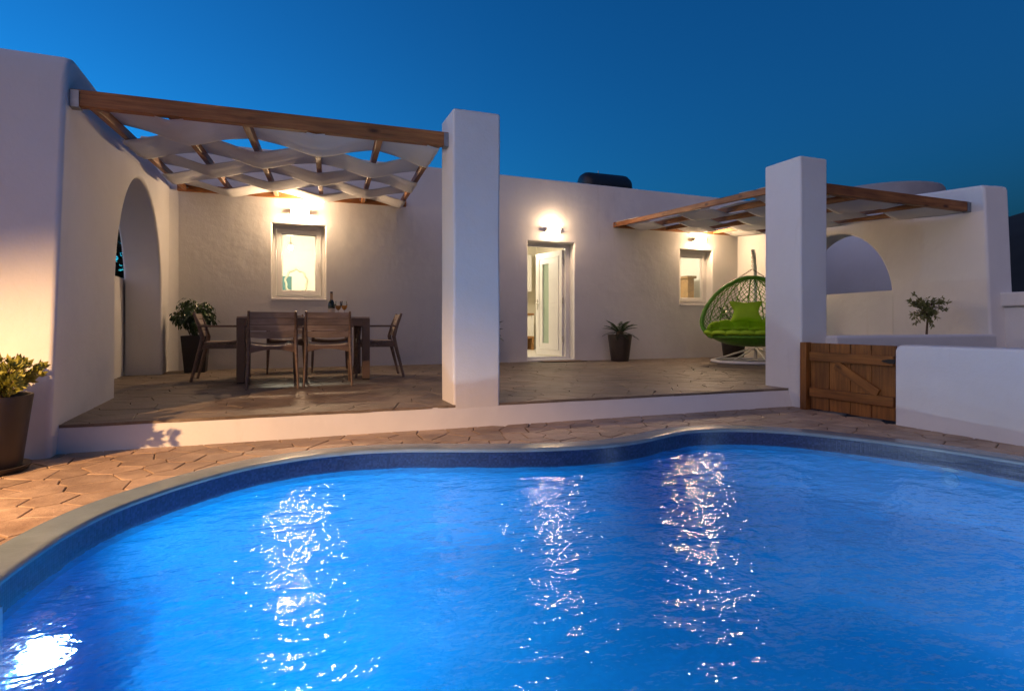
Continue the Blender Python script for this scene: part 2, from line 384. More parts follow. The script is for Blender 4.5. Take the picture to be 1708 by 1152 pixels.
def loft(rings, zs, closed=True):
    bm = bmesh.new(); vr = [[bm.verts.new((p.x, p.y, z)) for p in r] for r, z in zip(rings, zs)]
    n = len(rings[0])
    for a, b in zip(vr, vr[1:]):
        for i in range(n): j = (i + 1) % n; bm.faces.new((a[i], a[j], b[j], b[i]))
    return bm, vr

# ------------------------------------------------------------------ ground
mid = offset(OUT, 0.09)
cen = Vector((1.7, 2.2))
def grow(d): return [p + (p - cen).normalized() * d for p in mid]
bm, _ = loft([mid, grow(1.5), grow(12), grow(120), grow(1500), grow(6000)], [ZD - 0.014, ZD - 0.014, ZD - 0.014, ZD - 0.05, -2, -8])
ground = tag(obj('ground', bm, 'joint'), kind='structure')
bmh = bmesh.new()
# far hills beyond the right-hand walls
ridge = []
for i in range(60):
    az = R(30 + i * 1.6)
    h = 150 + 130 * math.exp(-((math.degrees(az) - 58) / 13) ** 2) + 60 * noise.noise((i * 0.16, 3, 0)) + 26 * noise.noise((i * 0.6, 9, 0))
    ridge.append((az, h))
rows = []
for j, (rr, kk) in enumerate(((1500, 0.0), (1800, 0.55), (2150, 0.92), (2400, 1.0), (2800, 0.6), (3400, 0))):
    rows.append([bmh.verts.new((rr * math.sin(a), rr * math.cos(a), -6 + kk * h * 1.22 * (1 + 0.08 * noise.noise((a * 14, j, 0))))) for a, h in ridge])
for a, b in zip(rows, rows[1:]):
    for i in range(len(a) - 1): bmh.faces.new((a[i], a[i + 1], b[i + 1], b[i]))
tag(obj('hills', bmh, 'hill', smooth=True), kind='structure')

# ------------------------------------------------------------------ flagstones
def voronoi(seeds, reach, gap):
    cells = []
    for i, s in enumerate(seeds):
        poly = [Vector((s[0] + dx, s[1] + dy)) for dx, dy in ((-reach, -reach), (reach, -reach), (reach, reach), (-reach, reach))]
        for j, q in enumerate(seeds):
            if i == j: continue
            dx, dy = q[0] - s[0], q[1] - s[1]
            if abs(dx) > 2 * reach or abs(dy) > 2 * reach: continue
            ln = math.hypot(dx, dy); nx, ny = dx / ln, dy / ln
            lim = ln / 2 - gap / 2
            new = []; m = len(poly)
            for a in range(m):
                p, r = poly[a], poly[(a + 1) % m]
                dp = (p.x - s[0]) * nx + (p.y - s[1]) * ny - lim; dr = (r.x - s[0]) * nx + (r.y - s[1]) * ny - lim
                if dp <= 0: new.append(p)
                if dp * dr < 0: new.append(p + (r - p) * (dp / (dp - dr)))
            poly = new
            if not poly: break
        if len(poly) >= 3: cells.append((s, poly))
    return cells
def wob(poly, amp, step=0.09):
    out = []; m = len(poly)
    for a in range(m):
        p, r = poly[a], poly[(a + 1) % m]; k = max(1, int((r - p).length / step))
        nrm = Vector((r.y - p.y, -(r.x - p.x)))
        nrm = nrm.normalized() if nrm.length > 1e-6 else nrm
        for s in range(k):
            q = p + (r - p) * (s / k)
            if s: q = q + nrm * amp * noise.noise((q.x * 9, q.y * 9, 0.3))
            out.append(q)
    return out
def stone_mesh(bm, poly, ztop, depth, bev):
    c = sum(poly, Vector((0, 0))) / len(poly)
    tl = (random.uniform(-0.002, 0.002), random.uniform(-0.002, 0.002))
    top, sh, bot = [], [], []
    for p in poly:
        d = p - c; ln = max(d.length, 1e-4)
        q = c + d * max(0.2, (1 - bev / ln)); dz = tl[0] * d.x + tl[1] * d.y
        top.append(bm.verts.new((q.x, q.y, ztop + dz))); sh.append(bm.verts.new((p.x, p.y, ztop - bev * 0.6 + dz))); bot.append(bm.verts.new((p.x, p.y, ztop - depth)))
    bm.faces.new(top); m = len(poly)
    for i in range(m):
        j = (i + 1) % m; bm.faces.new((top[i], sh[i], sh[j], top[j])); bm.faces.new((sh[i], bot[i], bot[j], sh[j]))
def jitter_grid(x0, x1, y0, y1, d, seed):
    rnd = random.Random(seed); pts = []; r = 0; y = y0
    while y < y1:
        x = x0 + (d / 2 if r % 2 else 0)
        while x < x1: pts.append((x + rnd.uniform(-0.36, 0.36) * d, y + rnd.uniform(-0.36, 0.36) * d)); x += d
        y += d * 0.86; r += 1
    return pts
def lay(cells, parent, mat, ztop, keep, fix, limit=295):
    good = []
    for s, poly in cells:
        poly = wob(poly, 0.012)
        p2 = fix(poly)
        if p2 and len(p2) >= 3 and keep(s): good.append((s, p2))
    good.sort(key=lambda c: -(1.0 / max(0.5, math.hypot(*c[0]))))
    rest = bmesh.new(); nrest = 0
    for i, (s, p) in enumerate(good):
        zt = ztop + random.uniform(-0.0012, 0.0012)
        if i < limit:
            b = bmesh.new(); stone_mesh(b, p, zt, 0.02, 0.003); obj('flagstone', b, mat, parent)
        else: stone_mesh(rest, p, zt, 0.02, 0.007); nrest += 1
    if nrest: tag(obj('far_flagstones', rest, mat, parent), kind='stuff')
    else: rest.free()
deck = tag(obj('pool_deck', loft([mid, grow(0.6)], [ZD - 0.010, ZD - 0.010])[0], 'joint'), kind='structure')
def fix_deck(poly):
    ins = [inside(p, mid) for p in poly]
    if all(ins): return None
    if not any(ins): return poly
    res = []
    for p, f in zip(poly, ins):
        if f: p = min(mid, key=lambda q: (q - p).length_squared).copy()
        if not res or (res[-1] - p).length > 0.004: res.append(p)
    return res
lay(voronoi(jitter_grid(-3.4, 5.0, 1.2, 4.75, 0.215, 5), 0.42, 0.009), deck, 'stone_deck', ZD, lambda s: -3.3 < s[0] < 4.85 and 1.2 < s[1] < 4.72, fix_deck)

# ------------------------------------------------------------------ terrace
YT = 4.65
ter = tag(obj('terrace', B((-2.2, YT, -0.30), (9.2, 9.46, -0.016)), 'plaster'), kind='structure')
def fix_ter(poly):
    res = []
    for p in poly:
        q = Vector((p.x, max(p.y, YT - 0.012 + 0.010 * noise.noise((p.x * 5, 0, 2)))))
        if not res or (res[-1] - q).length > 0.003: res.append(q)
    if max(p.y for p in res) < YT + 0.002: return None
    return res
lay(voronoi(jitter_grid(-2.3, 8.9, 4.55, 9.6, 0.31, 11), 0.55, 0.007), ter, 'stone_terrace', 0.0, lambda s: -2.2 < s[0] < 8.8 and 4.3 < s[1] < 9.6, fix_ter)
# plastered riser along the pool side
rt = thing('terrace_riser', 'low white plastered riser wall along the front edge of the terrace', 'wall', (1.6, YT, ZD))
prof = [(YT - 0.075, -0.24), (YT - 0.012, -0.022), (YT + 0.10, -0.020), (YT + 0.10, -0.24)]
bm = bmesh.new(); nx = 60; rings = []
for i in range(nx + 1):
    x = -1.50 + i * (4.90 + 1.50) / nx
    w = 0.010 * noise.noise((x * 0.9, 1, 0)); t = 0.004 * noise.noise((x * 7, 5, 0))
    rings.append([bm.verts.new((x, y + (w if k < 2 else 0), z + (t if k == 1 else 0))) for k, (y, z) in enumerate(prof)])
for a, b in zip(rings, rings[1:]):
    for k in range(3): bm.faces.new((a[k], a[k + 1], b[k + 1], b[k]))
bm.faces.new(rings[0]); bm.faces.new(rings[-1][::-1])
obj('riser_face', bm, 'plaster', rt, smooth=True)

# ------------------------------------------------------------------ pool
pool = thing('swimming_pool', 'kidney shaped blue pool with grey coping and dark mosaic waterline band', 'pool', (1.7, 2.2, -1.6))
r0 = OUT
cop_in, cop_out = offset(OUT, -0.012), offset(OUT, 0.165)
bm, vr = loft([offset(OUT, 0.02), offset(OUT, 0.02), offset(OUT, -0.010), cop_in, offset(OUT, -0.008), offset(OUT, 0.000), offset(OUT, 0.012), offset(OUT, 0.150), offset(OUT, 0.158), cop_out, cop_out],
              [ZC - 0.07, ZC - 0.026, ZC - 0.025, ZC - 0.014, ZC - 0.004, ZC - 0.0006, ZC, ZC, ZC - 0.0006, ZC - 0.005, ZC - 0.07])
obj('coping', bm, 'coping', pool, smooth=True)
bm, _ = loft([OUT, OUT], [ZC - 0.015, ZW - 0.045]); obj('waterline_band', bm, 'mosaic_band', pool, smooth=True)
bm, vr = loft([OUT, OUT, offset(OUT, -0.06), offset(OUT, -0.22)], [ZW - 0.045, -1.30, -1.45, -1.52]); bm.faces.new(vr[-1]); obj('basin', bm, 'pool_liner', pool, smooth=True)
# underwater lamp on the left wall
lx, ly, lz = -0.872, 2.56, -0.86
lamp = obj('pool_lamp', L([(0, 0.0), (0.11, 0.0), (0.105, 0.02), (0.08, 0.04), (0.04, 0.05), (0, 0.053)], 24), 'pool_lamp_glow', pool, world=False)
lamp.matrix_local = Matrix.Translation(Vector((lx, ly, lz)) - pool.location) @ Matrix.Rotation(R(90), 4, 'Y')
rim = obj('lamp_ring', L([(0.111, 0.0), (0.135, 0.0), (0.135, 0.012), (0.111, 0.014)], 24), 'steel', pool, world=False); rim.matrix_local = lamp.matrix_local
pd = bpy.data.lights.new('pool_light', 'SPOT'); pd.energy = 430; pd.color = (0.62, 0.80, 1.0); pd.shadow_soft_size = 0.05; pd.spot_size = R(170); pd.spot_blend = 0.42
po = bpy.data.objects.new('pool_light', pd); COL.objects.link(po); po.location = (lx + 0.06, ly, lz); po.rotation_euler = Vector((1, 0.05, 0.12)).to_track_quat('-Z', 'Y').to_euler()
# second underwater lamp under the near edge, out of the frame
l2 = obj('pool_lamp', L([(0, 0.0), (0.10, 0.0), (0.10, 0.018), (0, 0.026)], 24), 'pool_lamp_glow', pool, world=False)
l2.matrix_local = Matrix.Translation(Vector((3.93, 0.98, -0.80)) - pool.location) @ Vector((-0.88, 0.47, 0)).to_track_quat('Z', 'Y').to_matrix().to_4x4()
pd2 = bpy.data.lights.new('pool_light', 'POINT'); pd2.energy = 26; pd2.color = (0.62, 0.80, 1.0); pd2.shadow_soft_size = 0.09
po2 = bpy.data.objects.new('pool_light', pd2); COL.objects.link(po2); po2.location = (3.80, 1.05, -0.80)
for (x, y, z, nv) in ((-0.842, 2.80, -0.62, (0.98, -0.17, 0)), (4.085, 2.60, -0.37, (-0.97, -0.2, 0))):
    nz = obj('return_nozzle', L([(0, 0.014), (0.028, 0.014), (0.034, 0.022), (0.052, 0.016), (0.055, 0.0), (0, 0)], 20), 'plastic_blue', pool, world=False)
    nz.matrix_local = Matrix.Translation(Vector((x, y, z)) - pool.location) @ Vector(nv).to_track_quat('Z', 'Y').to_matrix().to_4x4()
sk = obj('skimmer', B((-0.90, 2.06, -0.48), (-0.862, 2.34, -0.20)), 'plastic_blue', pool, 0.01)
bm = bmesh.new()
for i in range(7): box(bm, (-0.862, 2.09 + i * 0.033, -0.44), (-0.848, 2.116 + i * 0.033, -0.235))
obj('skimmer_flap', bm, 'plastic_blue', sk)
# water surface with real swell
bm = bmesh.new(); wp = offset(OUT, 0.05); st = 0.03; vg = {}
def wz(x, y):
    z = 0.0075 * noise.noise((x * 2.1, y * 2.7, 0.0)) + 0.0048 * noise.noise((x * 5.2 + 4, y * 6.6, 2.0)) + 0.0022 * noise.noise((x * 11, y * 14, 5.0))
    return ZW + z * 1.0
ins = {}
for i in range(int(5.4 / st)):
    for j in range(int(4.1 / st)):
        x, y = -1.05 + i * st, 0.1 + j * st
        if inside((x, y), wp): ins[i, j] = (x, y)
def gv(i, j):
    if (i, j) not in vg: x, y = -1.05 + (i - .5) * st, 0.1 + (j - .5) * st; vg[i, j] = bm.verts.new((x, y, wz(x, y)))
    return vg[i, j]
for (i, j) in ins: bm.faces.new((gv(i, j), gv(i + 1, j), gv(i + 1, j + 1), gv(i, j + 1)))
wob_ = tag(obj('pool_water', bm, 'water', smooth=True), kind='structure')
if wob_.data.polygons[0].normal.z < 0: wob_.data.flip_normals()
for f in bpy.data.objects['pool_water'].data.polygons: f.use_smooth = True

# ------------------------------------------------------------------ house
YF = 9.45
house = thing('house', 'long low white plastered house with flat parapet roof behind the terrace', 'house', (3.5, YF, 0))
WL, DR, WR = (-0.232, 0.525, 1.04, 2.155), (3.885, 4.785, 0.03, 2.10), (7.06, 7.82, 1.04, 2.10)
bm = wall_holes(-1.93, 9.1, -0.3, 3.25, YF, YF + 0.30, [WL, DR, WR])
for v in bm.verts:
    if v.co.z > 3: v.co.z -= 0.011 * v.co.x
obj('wall', bm, 'plaster', house, 0.022, 3)
obj('side_wall', B((-1.93, YF + 0.302, -0.3), (-1.65, 16, 3.24)), 'plaster', house, 0.03, 3)
obj('side_wall', B((8.82, YF + 0.302, -0.3), (9.1, 16, 3.12)), 'plaster', house, 0.03, 3)
obj('back_wall', B((-1.93, 16.002, -0.3), (9.1, 16.3, 3.2)), 'plaster', house, 0.03, 3)
obj('ceiling', B((-1.648, YF + 0.302, 2.62), (8.818, 15.998, 2.85)), 'plaster', house)
obj('inner_floor', B((-1.648, YF + 0.302, -0.2), (8.818, 15.998, 0.05)), 'cabinet', house)
for a, b in (((-1.648, 12.6, 0.052), (2.4, 12.75, 2.618)), ((2.402, YF + 0.302, 0.052), (2.55, 15.9, 2.618)), ((5.75, YF + 0.302, 0.052), (5.9, 15.9, 2.618)), ((2.552, 13.4, 0.052), (5.748, 13.55, 2.618)), ((5.902, 12.8, 0.052), (8.816, 12.95, 2.618))):
    obj('partition', B(a, b), 'plaster_in', house)
# cove where facade meets the left garden wall
bm = bmesh.new(); cv = []
for k in range(9):
    a = R(90 * k / 8); cv.append((-1.60 + 0.20 * (1 - math.sin(a)), YF + 0.01 - 0.20 * (1 - math.cos(a))))
lo = [bm.verts.new((x, y, 0.0)) for x, y in cv]; hi = [bm.verts.new((x, y, 2.55)) for x, y in cv]
for k in range(8): bm.faces.new((lo[k], lo[k + 1], hi[k + 1], hi[k]))
obj('corner_cove', bm, 'plaster', house, smooth=True)
def window(parent, x0, x1, z0, z1):
    y = YF + 0.17
    w = obj('window', None or wall_holes(x0, x1, z0, z1, y, y + 0.07, [(x0 + 0.055, x1 - 0.055, z0 + 0.055, z1 - 0.055)]), 'frame_white', parent, 0.006, 2)
    obj('sash', wall_holes(x0 + 0.058, x1 - 0.058, z0 + 0.058, z1 - 0.058, y - 0.018, y + 0.05, [(x0 + 0.13, x1 - 0.13, z0 + 0.125, z1 - 0.125)]), 'frame_white', w, 0.008, 2)
    obj('glazing_bead', wall_holes(x0 + 0.131, x1 - 0.131, z0 + 0.126, z1 - 0.126, y + 0.002, y + 0.03, [(x0 + 0.143, x1 - 0.143, z0 + 0.138, z1 - 0.138)]), 'frame_white', w, 0.003, 1)
    obj('pane', B((x0 + 0.135, y + 0.014, z0 + 0.13), (x1 - 0.135, y + 0.020, z1 - 0.13)), 'glass', w)
    bm = B((x0 - 0.006, YF - 0.012, z0 - 0.03), (x1 + 0.006, y + 0.002, z0 + 0.006)); obj('sill', bm, 'frame_white', w, 0.008, 2)
    for xx in (x0 + 0.22, x1 - 0.22):
        obj('drain_cap', B((xx - 0.014, y - 0.024, z0 + 0.078), (xx + 0.014, y - 0.018, z0 + 0.086)), 'frame_white', w)
    obj('handle', T([(x1 - 0.10, y - 0.018, (z0 + z1) / 2), (x1 - 0.10, y - 0.045, (z0 + z1) / 2), (x1 - 0.10, y - 0.045, (z0 + z1) / 2 - 0.10)], 0.008, 6), 'frame_white', w)
    return w
window(house, *WL); window(house, *WR)
# entrance door, leaf swung into the room
y = YF + 0.20
x0, x1, z0, z1 = DR
dz0 = 0.06
df = obj('door_frame', wall_holes(x0, x1, 0.031, z1, y, y + 0.07, [(x0 + 0.06, x1 - 0.075, 0.07, z1 - 0.065)]), 'frame_white', house, 0.006, 2)
obj('threshold', B((x0 + 0.002, YF - 0.015, 0.004), (x1 - 0.002, y - 0.002, 0.032)), 'frame_white', house, 0.004, 1)
hx, hy, th, lw, lh = x1 - 0.09, y + 0.075, R(79), 0.85, 1.94
dm = Matrix.Translation((hx, hy, 0.075)) @ Matrix.Rotation(math.pi - th, 4, 'Z')      # leaf local X runs from the hinge to the free edge, -Y... faces the garden
def leaf(bm): bmesh.ops.transform(bm, matrix=dm, verts=bm.verts); return bm
d = obj('door', leaf(wall_holes(0, lw, 0, lh, -0.03, 0.03, [(0.42, 0.62, 0.22, lh - 0.22)])), 'frame_white', house, 0.004, 1)
for s in (-1, 1):
    f0, f1 = (0.030, 0.038) if s > 0 else (-0.038, -0.030)
    obj('moulding', leaf(wall_holes(0.10, 0.75, 0.10, lh - 0.10, f0, f1, [(0.125, 0.725, 0.125, lh - 0.125)])), 'frame_white', d, 0.003, 1)
    for zz in (0.52, 0.98, 1.42): obj('groove_strip', leaf(box(bmesh.new(), (0.15, f0, zz), (0.40, f0 + s * 0.003 + 0.0005, zz + 0.012))), 'frame_white', d)
obj('glass_strip', leaf(B((0.418, -0.008, 0.218), (0.622, 0.008, lh - 0.218))), 'frosted', d)
for s in (-1, 1):
    obj('handle', leaf(T([(0.79, s * 0.032, 0.98), (0.79, s * 0.075, 0.98), (0.66, s * 0.075, 0.98)], 0.010, 8)), 'steel', d)
    obj('handle_plate', leaf(B((0.772, s * 0.034 - 0.004, 0.86), (0.808, s * 0.034 + 0.004, 1.06))), 'steel', d, 0.003, 1)
for zz in (0.25, 0.95, 1.68): obj('hinge', leaf(T([(-0.012, 0.02, zz), (-0.012, 0.02, zz + 0.11)], 0.011, 8)), 'steel', d)

# roof tank
tk = thing('roof_water_tank', 'black horizontal water heater tank lying on the house roof', 'water tank', (6.40, 11.2, 2.85))
pf = [(0, -0.60), (0.12, -0.595), (0.22, -0.56), (0.27, -0.48), (0.28, -0.40), (0.28, 0.40), (0.27, 0.48), (0.22, 0.56), (0.12, 0.595), (0, 0.60)]
t = obj('tank_body', L(pf, 32), 'tank_black', tk, smooth=True, world=False); t.matrix_local = Matrix.Translation((0, 0, 0.77)) @ Matrix.Rotation(R(90), 4, 'Y')
for xx in (-0.38, 0.38): obj('stand', B((6.40 + xx - 0.03, 11.0, 2.85), (6.40 + xx + 0.03, 11.4, 3.36)), 'galvanised', tk)
obj('vent_pipe', T([(6.25, 11.2, 3.88), (6.25, 11.2, 3.96)], 0.012, 6), 'galvanised', tk)
# round structure farther back on the right
rb = thing('round_tower', 'round grey tower with rim behind the right wall', 'tower', (14.75, 11.2, -0.3))
obj('tower_wall', L([(1.46, 0), (1.44, 4.38), (1.40, 4.44), (1.20, 4.44), (1.18, 4.3), (0, 4.25)], 48, (14.75, 11.2, -0.3)), 'tower_grey', rb, smooth=True)

# ------------------------------------------------------------------ garden walls with arches
def arch_wall(name, label, loc, rz, prof_top, a0, a1, spring, back, x0, x1, par_x, par_z, lean=0.0):
    t = thing(name, label, 'wall', loc, rz)
    c, r = (a0 + a1) / 2, (a1 - a0) / 2
    poly = list(prof_top) + [(back, -0.25), (a1, -0.25)]
    poly += [(c + r * math.cos(R(k * 180 / 40)), spring + r * math.sin(R(k * 180 / 40))) for k in range(41)] + [(a0, -0.25)]
    bm = extrude_profile(poly, 'X', x0, x1)
    for v in bm.verts: v.co.x += lean * v.co.z
    o = obj('wall', bm, 'plaster', t, 0.035, 3, world=False, angle=50)
    ex = 0.25 if par_x[1] < x0 else -0.002
    p = obj('parapet', B((par_x[0], a0 - ex, -0.1), (par_x[1], a1 + ex, par_z)), 'plaster', t, world=False)
    return t
arch_wall('garden_wall', 'tall white wall with rounded arch at the left of the dining terrace', (-1.40, 4.5, ZD), R(2.08),
          [(-0.06, -0.25), (0.10, 1.2), (0.24, 2.45), (0.27, 2.58), (0.33, 2.655), (0.44, 2.69), (2.5, 2.74), (5.1, 2.82)], 1.70, 4.30, 0.93 + 0.18, 5.1, -0.42, 0.0, (-0.60, -0.422), 1.24 + 0.18, 0.006)
arch_wall('garden_wall', 'tall white wall with wide arch over a parapet at the right end', (7.70, 4.5, ZD), -math.atan2(0.75, 4.95),
          [(-0.10, -0.25), (0.02, 2.44), (0.035, 2.475), (0.07, 2.495), (0.7, 2.55), (2.5, 2.72), (5.1, 2.95)], 1.32, 3.48, 0.98 + 0.18, 5.1, 0.0, 0.36, (0.018, 0.22), 1.13 + 0.18)
o = obj('outer_wall', B((10.6, 6.6, -0.25), (10.9, 12.5, 2.9)), 'plaster', None, 0.04, 3); tag(o, 'grey shaded wall seen through the right arch', 'wall')
gw = bpy.data.objects['garden_wall']
bm = extrude_profile([(-0.057, -0.25), (0.103, 1.2), (0.243, 2.45), (0.273, 2.577), (0.333, 2.652), (0.443, 2.687), (1.1, 2.70), (1.1, -0.25)], 'X', -1.9, -0.34)
for v in bm.verts: v.co.x += 0.006 * v.co.z
obj('return_wall', bm, 'plaster', gw, 0.035, 3, world=False, angle=50)
# low walls on the right
sw = thing('side_wall', 'low white wall with capping slab outside the far right pier', 'wall', (9, 4.35, ZD))
obj('wall', B((7.90, 4.22, -0.25), (13.5, 4.44, 0.86)), 'plaster', sw, 0.02, 2)
obj('cap', B((7.86, 4.17, 0.862), (13.5, 4.49, 1.03)), 'plaster', sw, 0.025, 3)
o = tag(obj('planter_wall', B((5.14, 4.36, -0.25), (7.66, 4.60, 0.54)), 'plaster', None, 0.03, 3), 'low white wall between the right pillar and the olive tree', 'wall')
o = tag(obj('boundary_wall', extrude_profile([(3.445, -0.25), (3.445, 0.44), (3.43, 0.468), (3.40, 0.485), (1.6, 0.488), (-3.0, 0.49), (-3.0, -0.25)], 'X', 4.72, 4.94), 'plaster', None, 0.022, 3), 'low white wall beside the pool, right of the wooden gate', 'wall')
# vent block under the cap of the side wall
vb = thing('vent_block', 'small clay vent block set in the low wall at far right', 'vent', (7.99, 4.20, 0.80))
for a, b in (((7.95, 4.185, 0.84), (8.07, 4.214, 0.858)), ((7.95, 4.185, 0.74), (8.07, 4.214, 0.758)), ((7.95, 4.185, 0.76), (7.966, 4.214, 0.838)), ((8.054, 4.185, 0.76), (8.07, 4.214, 0.838)), ((8.002, 4.187, 0.76), (8.018, 4.214, 0.838)), ((7.968, 4.189, 0.79), (8.0, 4.214, 0.806)), ((8.02, 4.189, 0.79), (8.052, 4.214, 0.806))):
    obj('bar', B(a, b), 'clay', vb)
# pillars
def pillar(label, x0, x1, y0, y1, z):
    bm = bmesh.new(); n = 10; rings = []
    for i in range(n + 1):
        t = i / n; zz = -0.25 + t * (z + 0.25); g = 0.012 * noise.noise((x0 * 3, zz * 1.1, 0)); h = 0.012 * noise.noise((x0 * 3 + 7, zz * 1.1, 0))
        rings.append([bm.verts.new(p) for p in ((x0 + g, y0 + h, zz), (x1 + h, y0 + h, zz), (x1 + h, y1 + g, zz), (x0 + g, y1 + g, zz))])
    for a, b in zip(rings, rings[1:]):
        for k in range(4): bm.faces.new((a[k], a[(k + 1) % 4], b[(k + 1) % 4], b[k]))
    bm.faces.new(rings[0][::-1]); bm.faces.new(rings[-1])
    o = obj('pillar', bm, 'plaster', None, 0.022, 3, angle=50)
    return tag(o, label, 'pillar', 'square pillars at the terrace edge')
pillar('square white pillar holding the dining pergola beam, left of the door', 1.25, 1.655, YT - 0.015, 5.03, 2.42)
pillar('square white pillar in front of the green hanging chair', 4.80, 5.16, 4.48, 4.96, 2.35)

# ------------------------------------------------------------------ pergolas
def pergola(label, P, ss, zf, zb, nstrip, bw, bh, sags, seed, zr=0.0):
    """P: corner points front-left, front-right, back-left, back-right (x,y); ss: rafter positions 0..1"""
    rnd = random.Random(seed)
    def at(s, t):
        a = Vector(P[0]).lerp(Vector(P[1]), s); b = Vector(P[2]).lerp(Vector(P[3]), s); c = a.lerp(b, t); z_ = zf + zr * s; return Vector((c.x, c.y, z_ + (zb - z_) * t))
    t0 = thing('pergola', label, 'pergola', (*at(0.5, 0.5).xy, zf))
    d = (at(1, 0) - at(0, 0)).normalized()
    beam('front_beam', at(0, 0) - d * 0.02, at(1, 0) + d * 0.02, bw, bh, 'beam_wood', t0)
    beam('ledger', at(0, 1), at(1, 1), 0.05, bh * 0.85, 'beam_wood', t0)
    tl = 0.045 / (at(0, 1) - at(0, 0)).length
    for s in ss:
        beam('rafter', at(s, tl), at(s, 1 - tl * 0.8), 0.052, 0.075, 'beam_wood', t0)
        q = at(s, 1 - tl * 2)
        for dx in (-0.04, 0.04): obj('bolt', B((q.x + dx - 0.008, q.y - 0.01, q.z - 0.012), (q.x + dx + 0.008, q.y + 0.02, q.z + 0.012)), 'galvanised', t0)
    for s, sg in ((0, 1), (1, -1)):
        q = at(s, 0); bm = bmesh.new(); e = 0.004
        x0_, x1_ = sorted((q.x - sg * 0.03, q.x + sg * 0.035))
        box(bm, (x0_, q.y - bw / 2 - 0.008, q.z - bh / 2 - 0.008), (x1_, q.y - bw / 2 - 0.002, q.z + bh * 0.42))
        box(bm, (x0_, q.y - bw / 2 - 0.0015, q.z - bh / 2 - 0.008), (x1_, q.y + bw / 2 + 0.008, q.z - bh / 2 - 0.002))
        obj('bracket', bm, 'galvanised', t0)
    # woven cloth strips: each passes over one rafter and under the next
    pitch = 1.0 / nstrip
    for j in range(nstrip):
        tc = (j + 0.5) * pitch; hw = pitch * rnd.uniform(0.495, 0.515); bm = bmesh.new()
        nu, nv = (len(ss) - 1) * 14, 12; grid = []
        tc0 = tc + rnd.uniform(-0.012, 0.012) * pitch
        ph = rnd.uniform(0, 9); am = [rnd.uniform(0.82, 1.18) for _ in ss]
        for u in range(nu + 1):
            k = u / 14; i = min(int(k), len(ss) - 2); f = k - i; s = ss[i] + (ss[i + 1] - ss[i]) * f
            w = math.cos(math.pi * (k + j)); row = []
            tri = 1 - 2 * abs(((k + j) % 2) - 1); sharp = 0.25 * w - 0.75 * tri
            dz = sharp * 0.046 * (am[i] + (am[i + 1] - am[i]) * f) - sags * (0.5 - 0.5 * w) ** 2
            for v in range(nv + 1):
                t = tc0 + (v / nv * 2 - 1) * hw * (1 - 0.06 * (1 - abs(w)))
                p = at(s, t)
                e = v / nv * 2 - 1
                p.z += dz + 0.012 * noise.noise((p.x * 1.2, v * 0.55 + ph, j)) + 0.007 * noise.noise((p.x * 0.8 + ph, v * 1.7, j * 3)) - 0.006 * (1 - e * e) * (1 - w)
                row.append(bm.verts.new(p))
            grid.append(row)
        for a, b in zip(grid, grid[1:]):
            for v in range(nv): bm.faces.new((a[v], b[v], b[v + 1], a[v + 1]))
        o = obj('fabric_strip', bm, 'fabric', t0, smooth=True)
        for f in o.data.polygons: f.use_smooth = True
        so_ = o.modifiers.new('thick', 'SOLIDIFY'); so_.thickness = 0.003
    return t0
pergola('timber pergola with woven white cloth strips above the dining table', [(-1.375, 4.84), (1.245, 4.82), (-1.47, 9.42), (1.76, 9.42)],
        [0.03, 0.215, 0.405, 0.60, 0.79, 0.975], 2.205, 2.585, 5, 0.07, 0.115, 0.03, 3)
pergola('timber pergola with woven white cloth strips above the green hanging chair', [(4.98, 4.78), (7.70, 4.72), (5.58, 9.42), (8.40, 9.42)],
        [0.012, 0.21, 0.405, 0.60, 0.795, 0.985], 2.135, 2.475, 5, 0.07, 0.115, 0.02, 8, -0.055)

# ------------------------------------------------------------------ wall lamps (lit)
def wall_lamp(label, x, z, glow='lamp_glow'):
    t = thing('wall_lamp', label, 'lamp', (x, YF, z), 0, 'lit wall lamps on the facade')
    obj('back_plate', B((x - 0.13, YF - 0.016, z - 0.045), (x + 0.13, YF - 0.001, z + 0.045)), 'steel', t, 0.004, 1)
    bm = bmesh.new(); n = 12; lo, hi = [], []
    for k in range(n + 1):
        a = R(180 * k / n); px, py = x + 0.112 * math.cos(a), YF - 0.070 - 0.110 * math.sin(a)
        lo.append(bm.verts.new((px, py, z - 0.05))); hi.append(bm.verts.new((px, py, z + 0.05)))
    for k in range(n): bm.faces.new((lo[k], lo[k + 1], hi[k + 1], hi[k]))
    c1 = bm.faces.new(lo); c2 = bm.faces.new(hi[::-1]); c1.material_index = c2.material_index = 1
    g = obj('glass_shade', bm, glow, t, smooth=True); g.data.materials.append(M[glow + '_cap'])
    for s in (-1, 1): obj('clip', B((x + s * 0.124 - 0.008, YF - 0.10, z - 0.040), (x + s * 0.124 + 0.008, YF - 0.0165, z + 0.040)), 'metal_white', t, 0.004, 1)
    return t
wall_lamp('glowing curved wall lamp above the window by the dining table', 0.157, 2.355)
wall_lamp('glowing curved wall lamp above the open front door', 4.335, 2.315, 'lamp_glow_soft')
wall_lamp('glowing curved wall lamp above the window by the hanging chair', 7.47, 2.30, 'lamp_glow_mid')
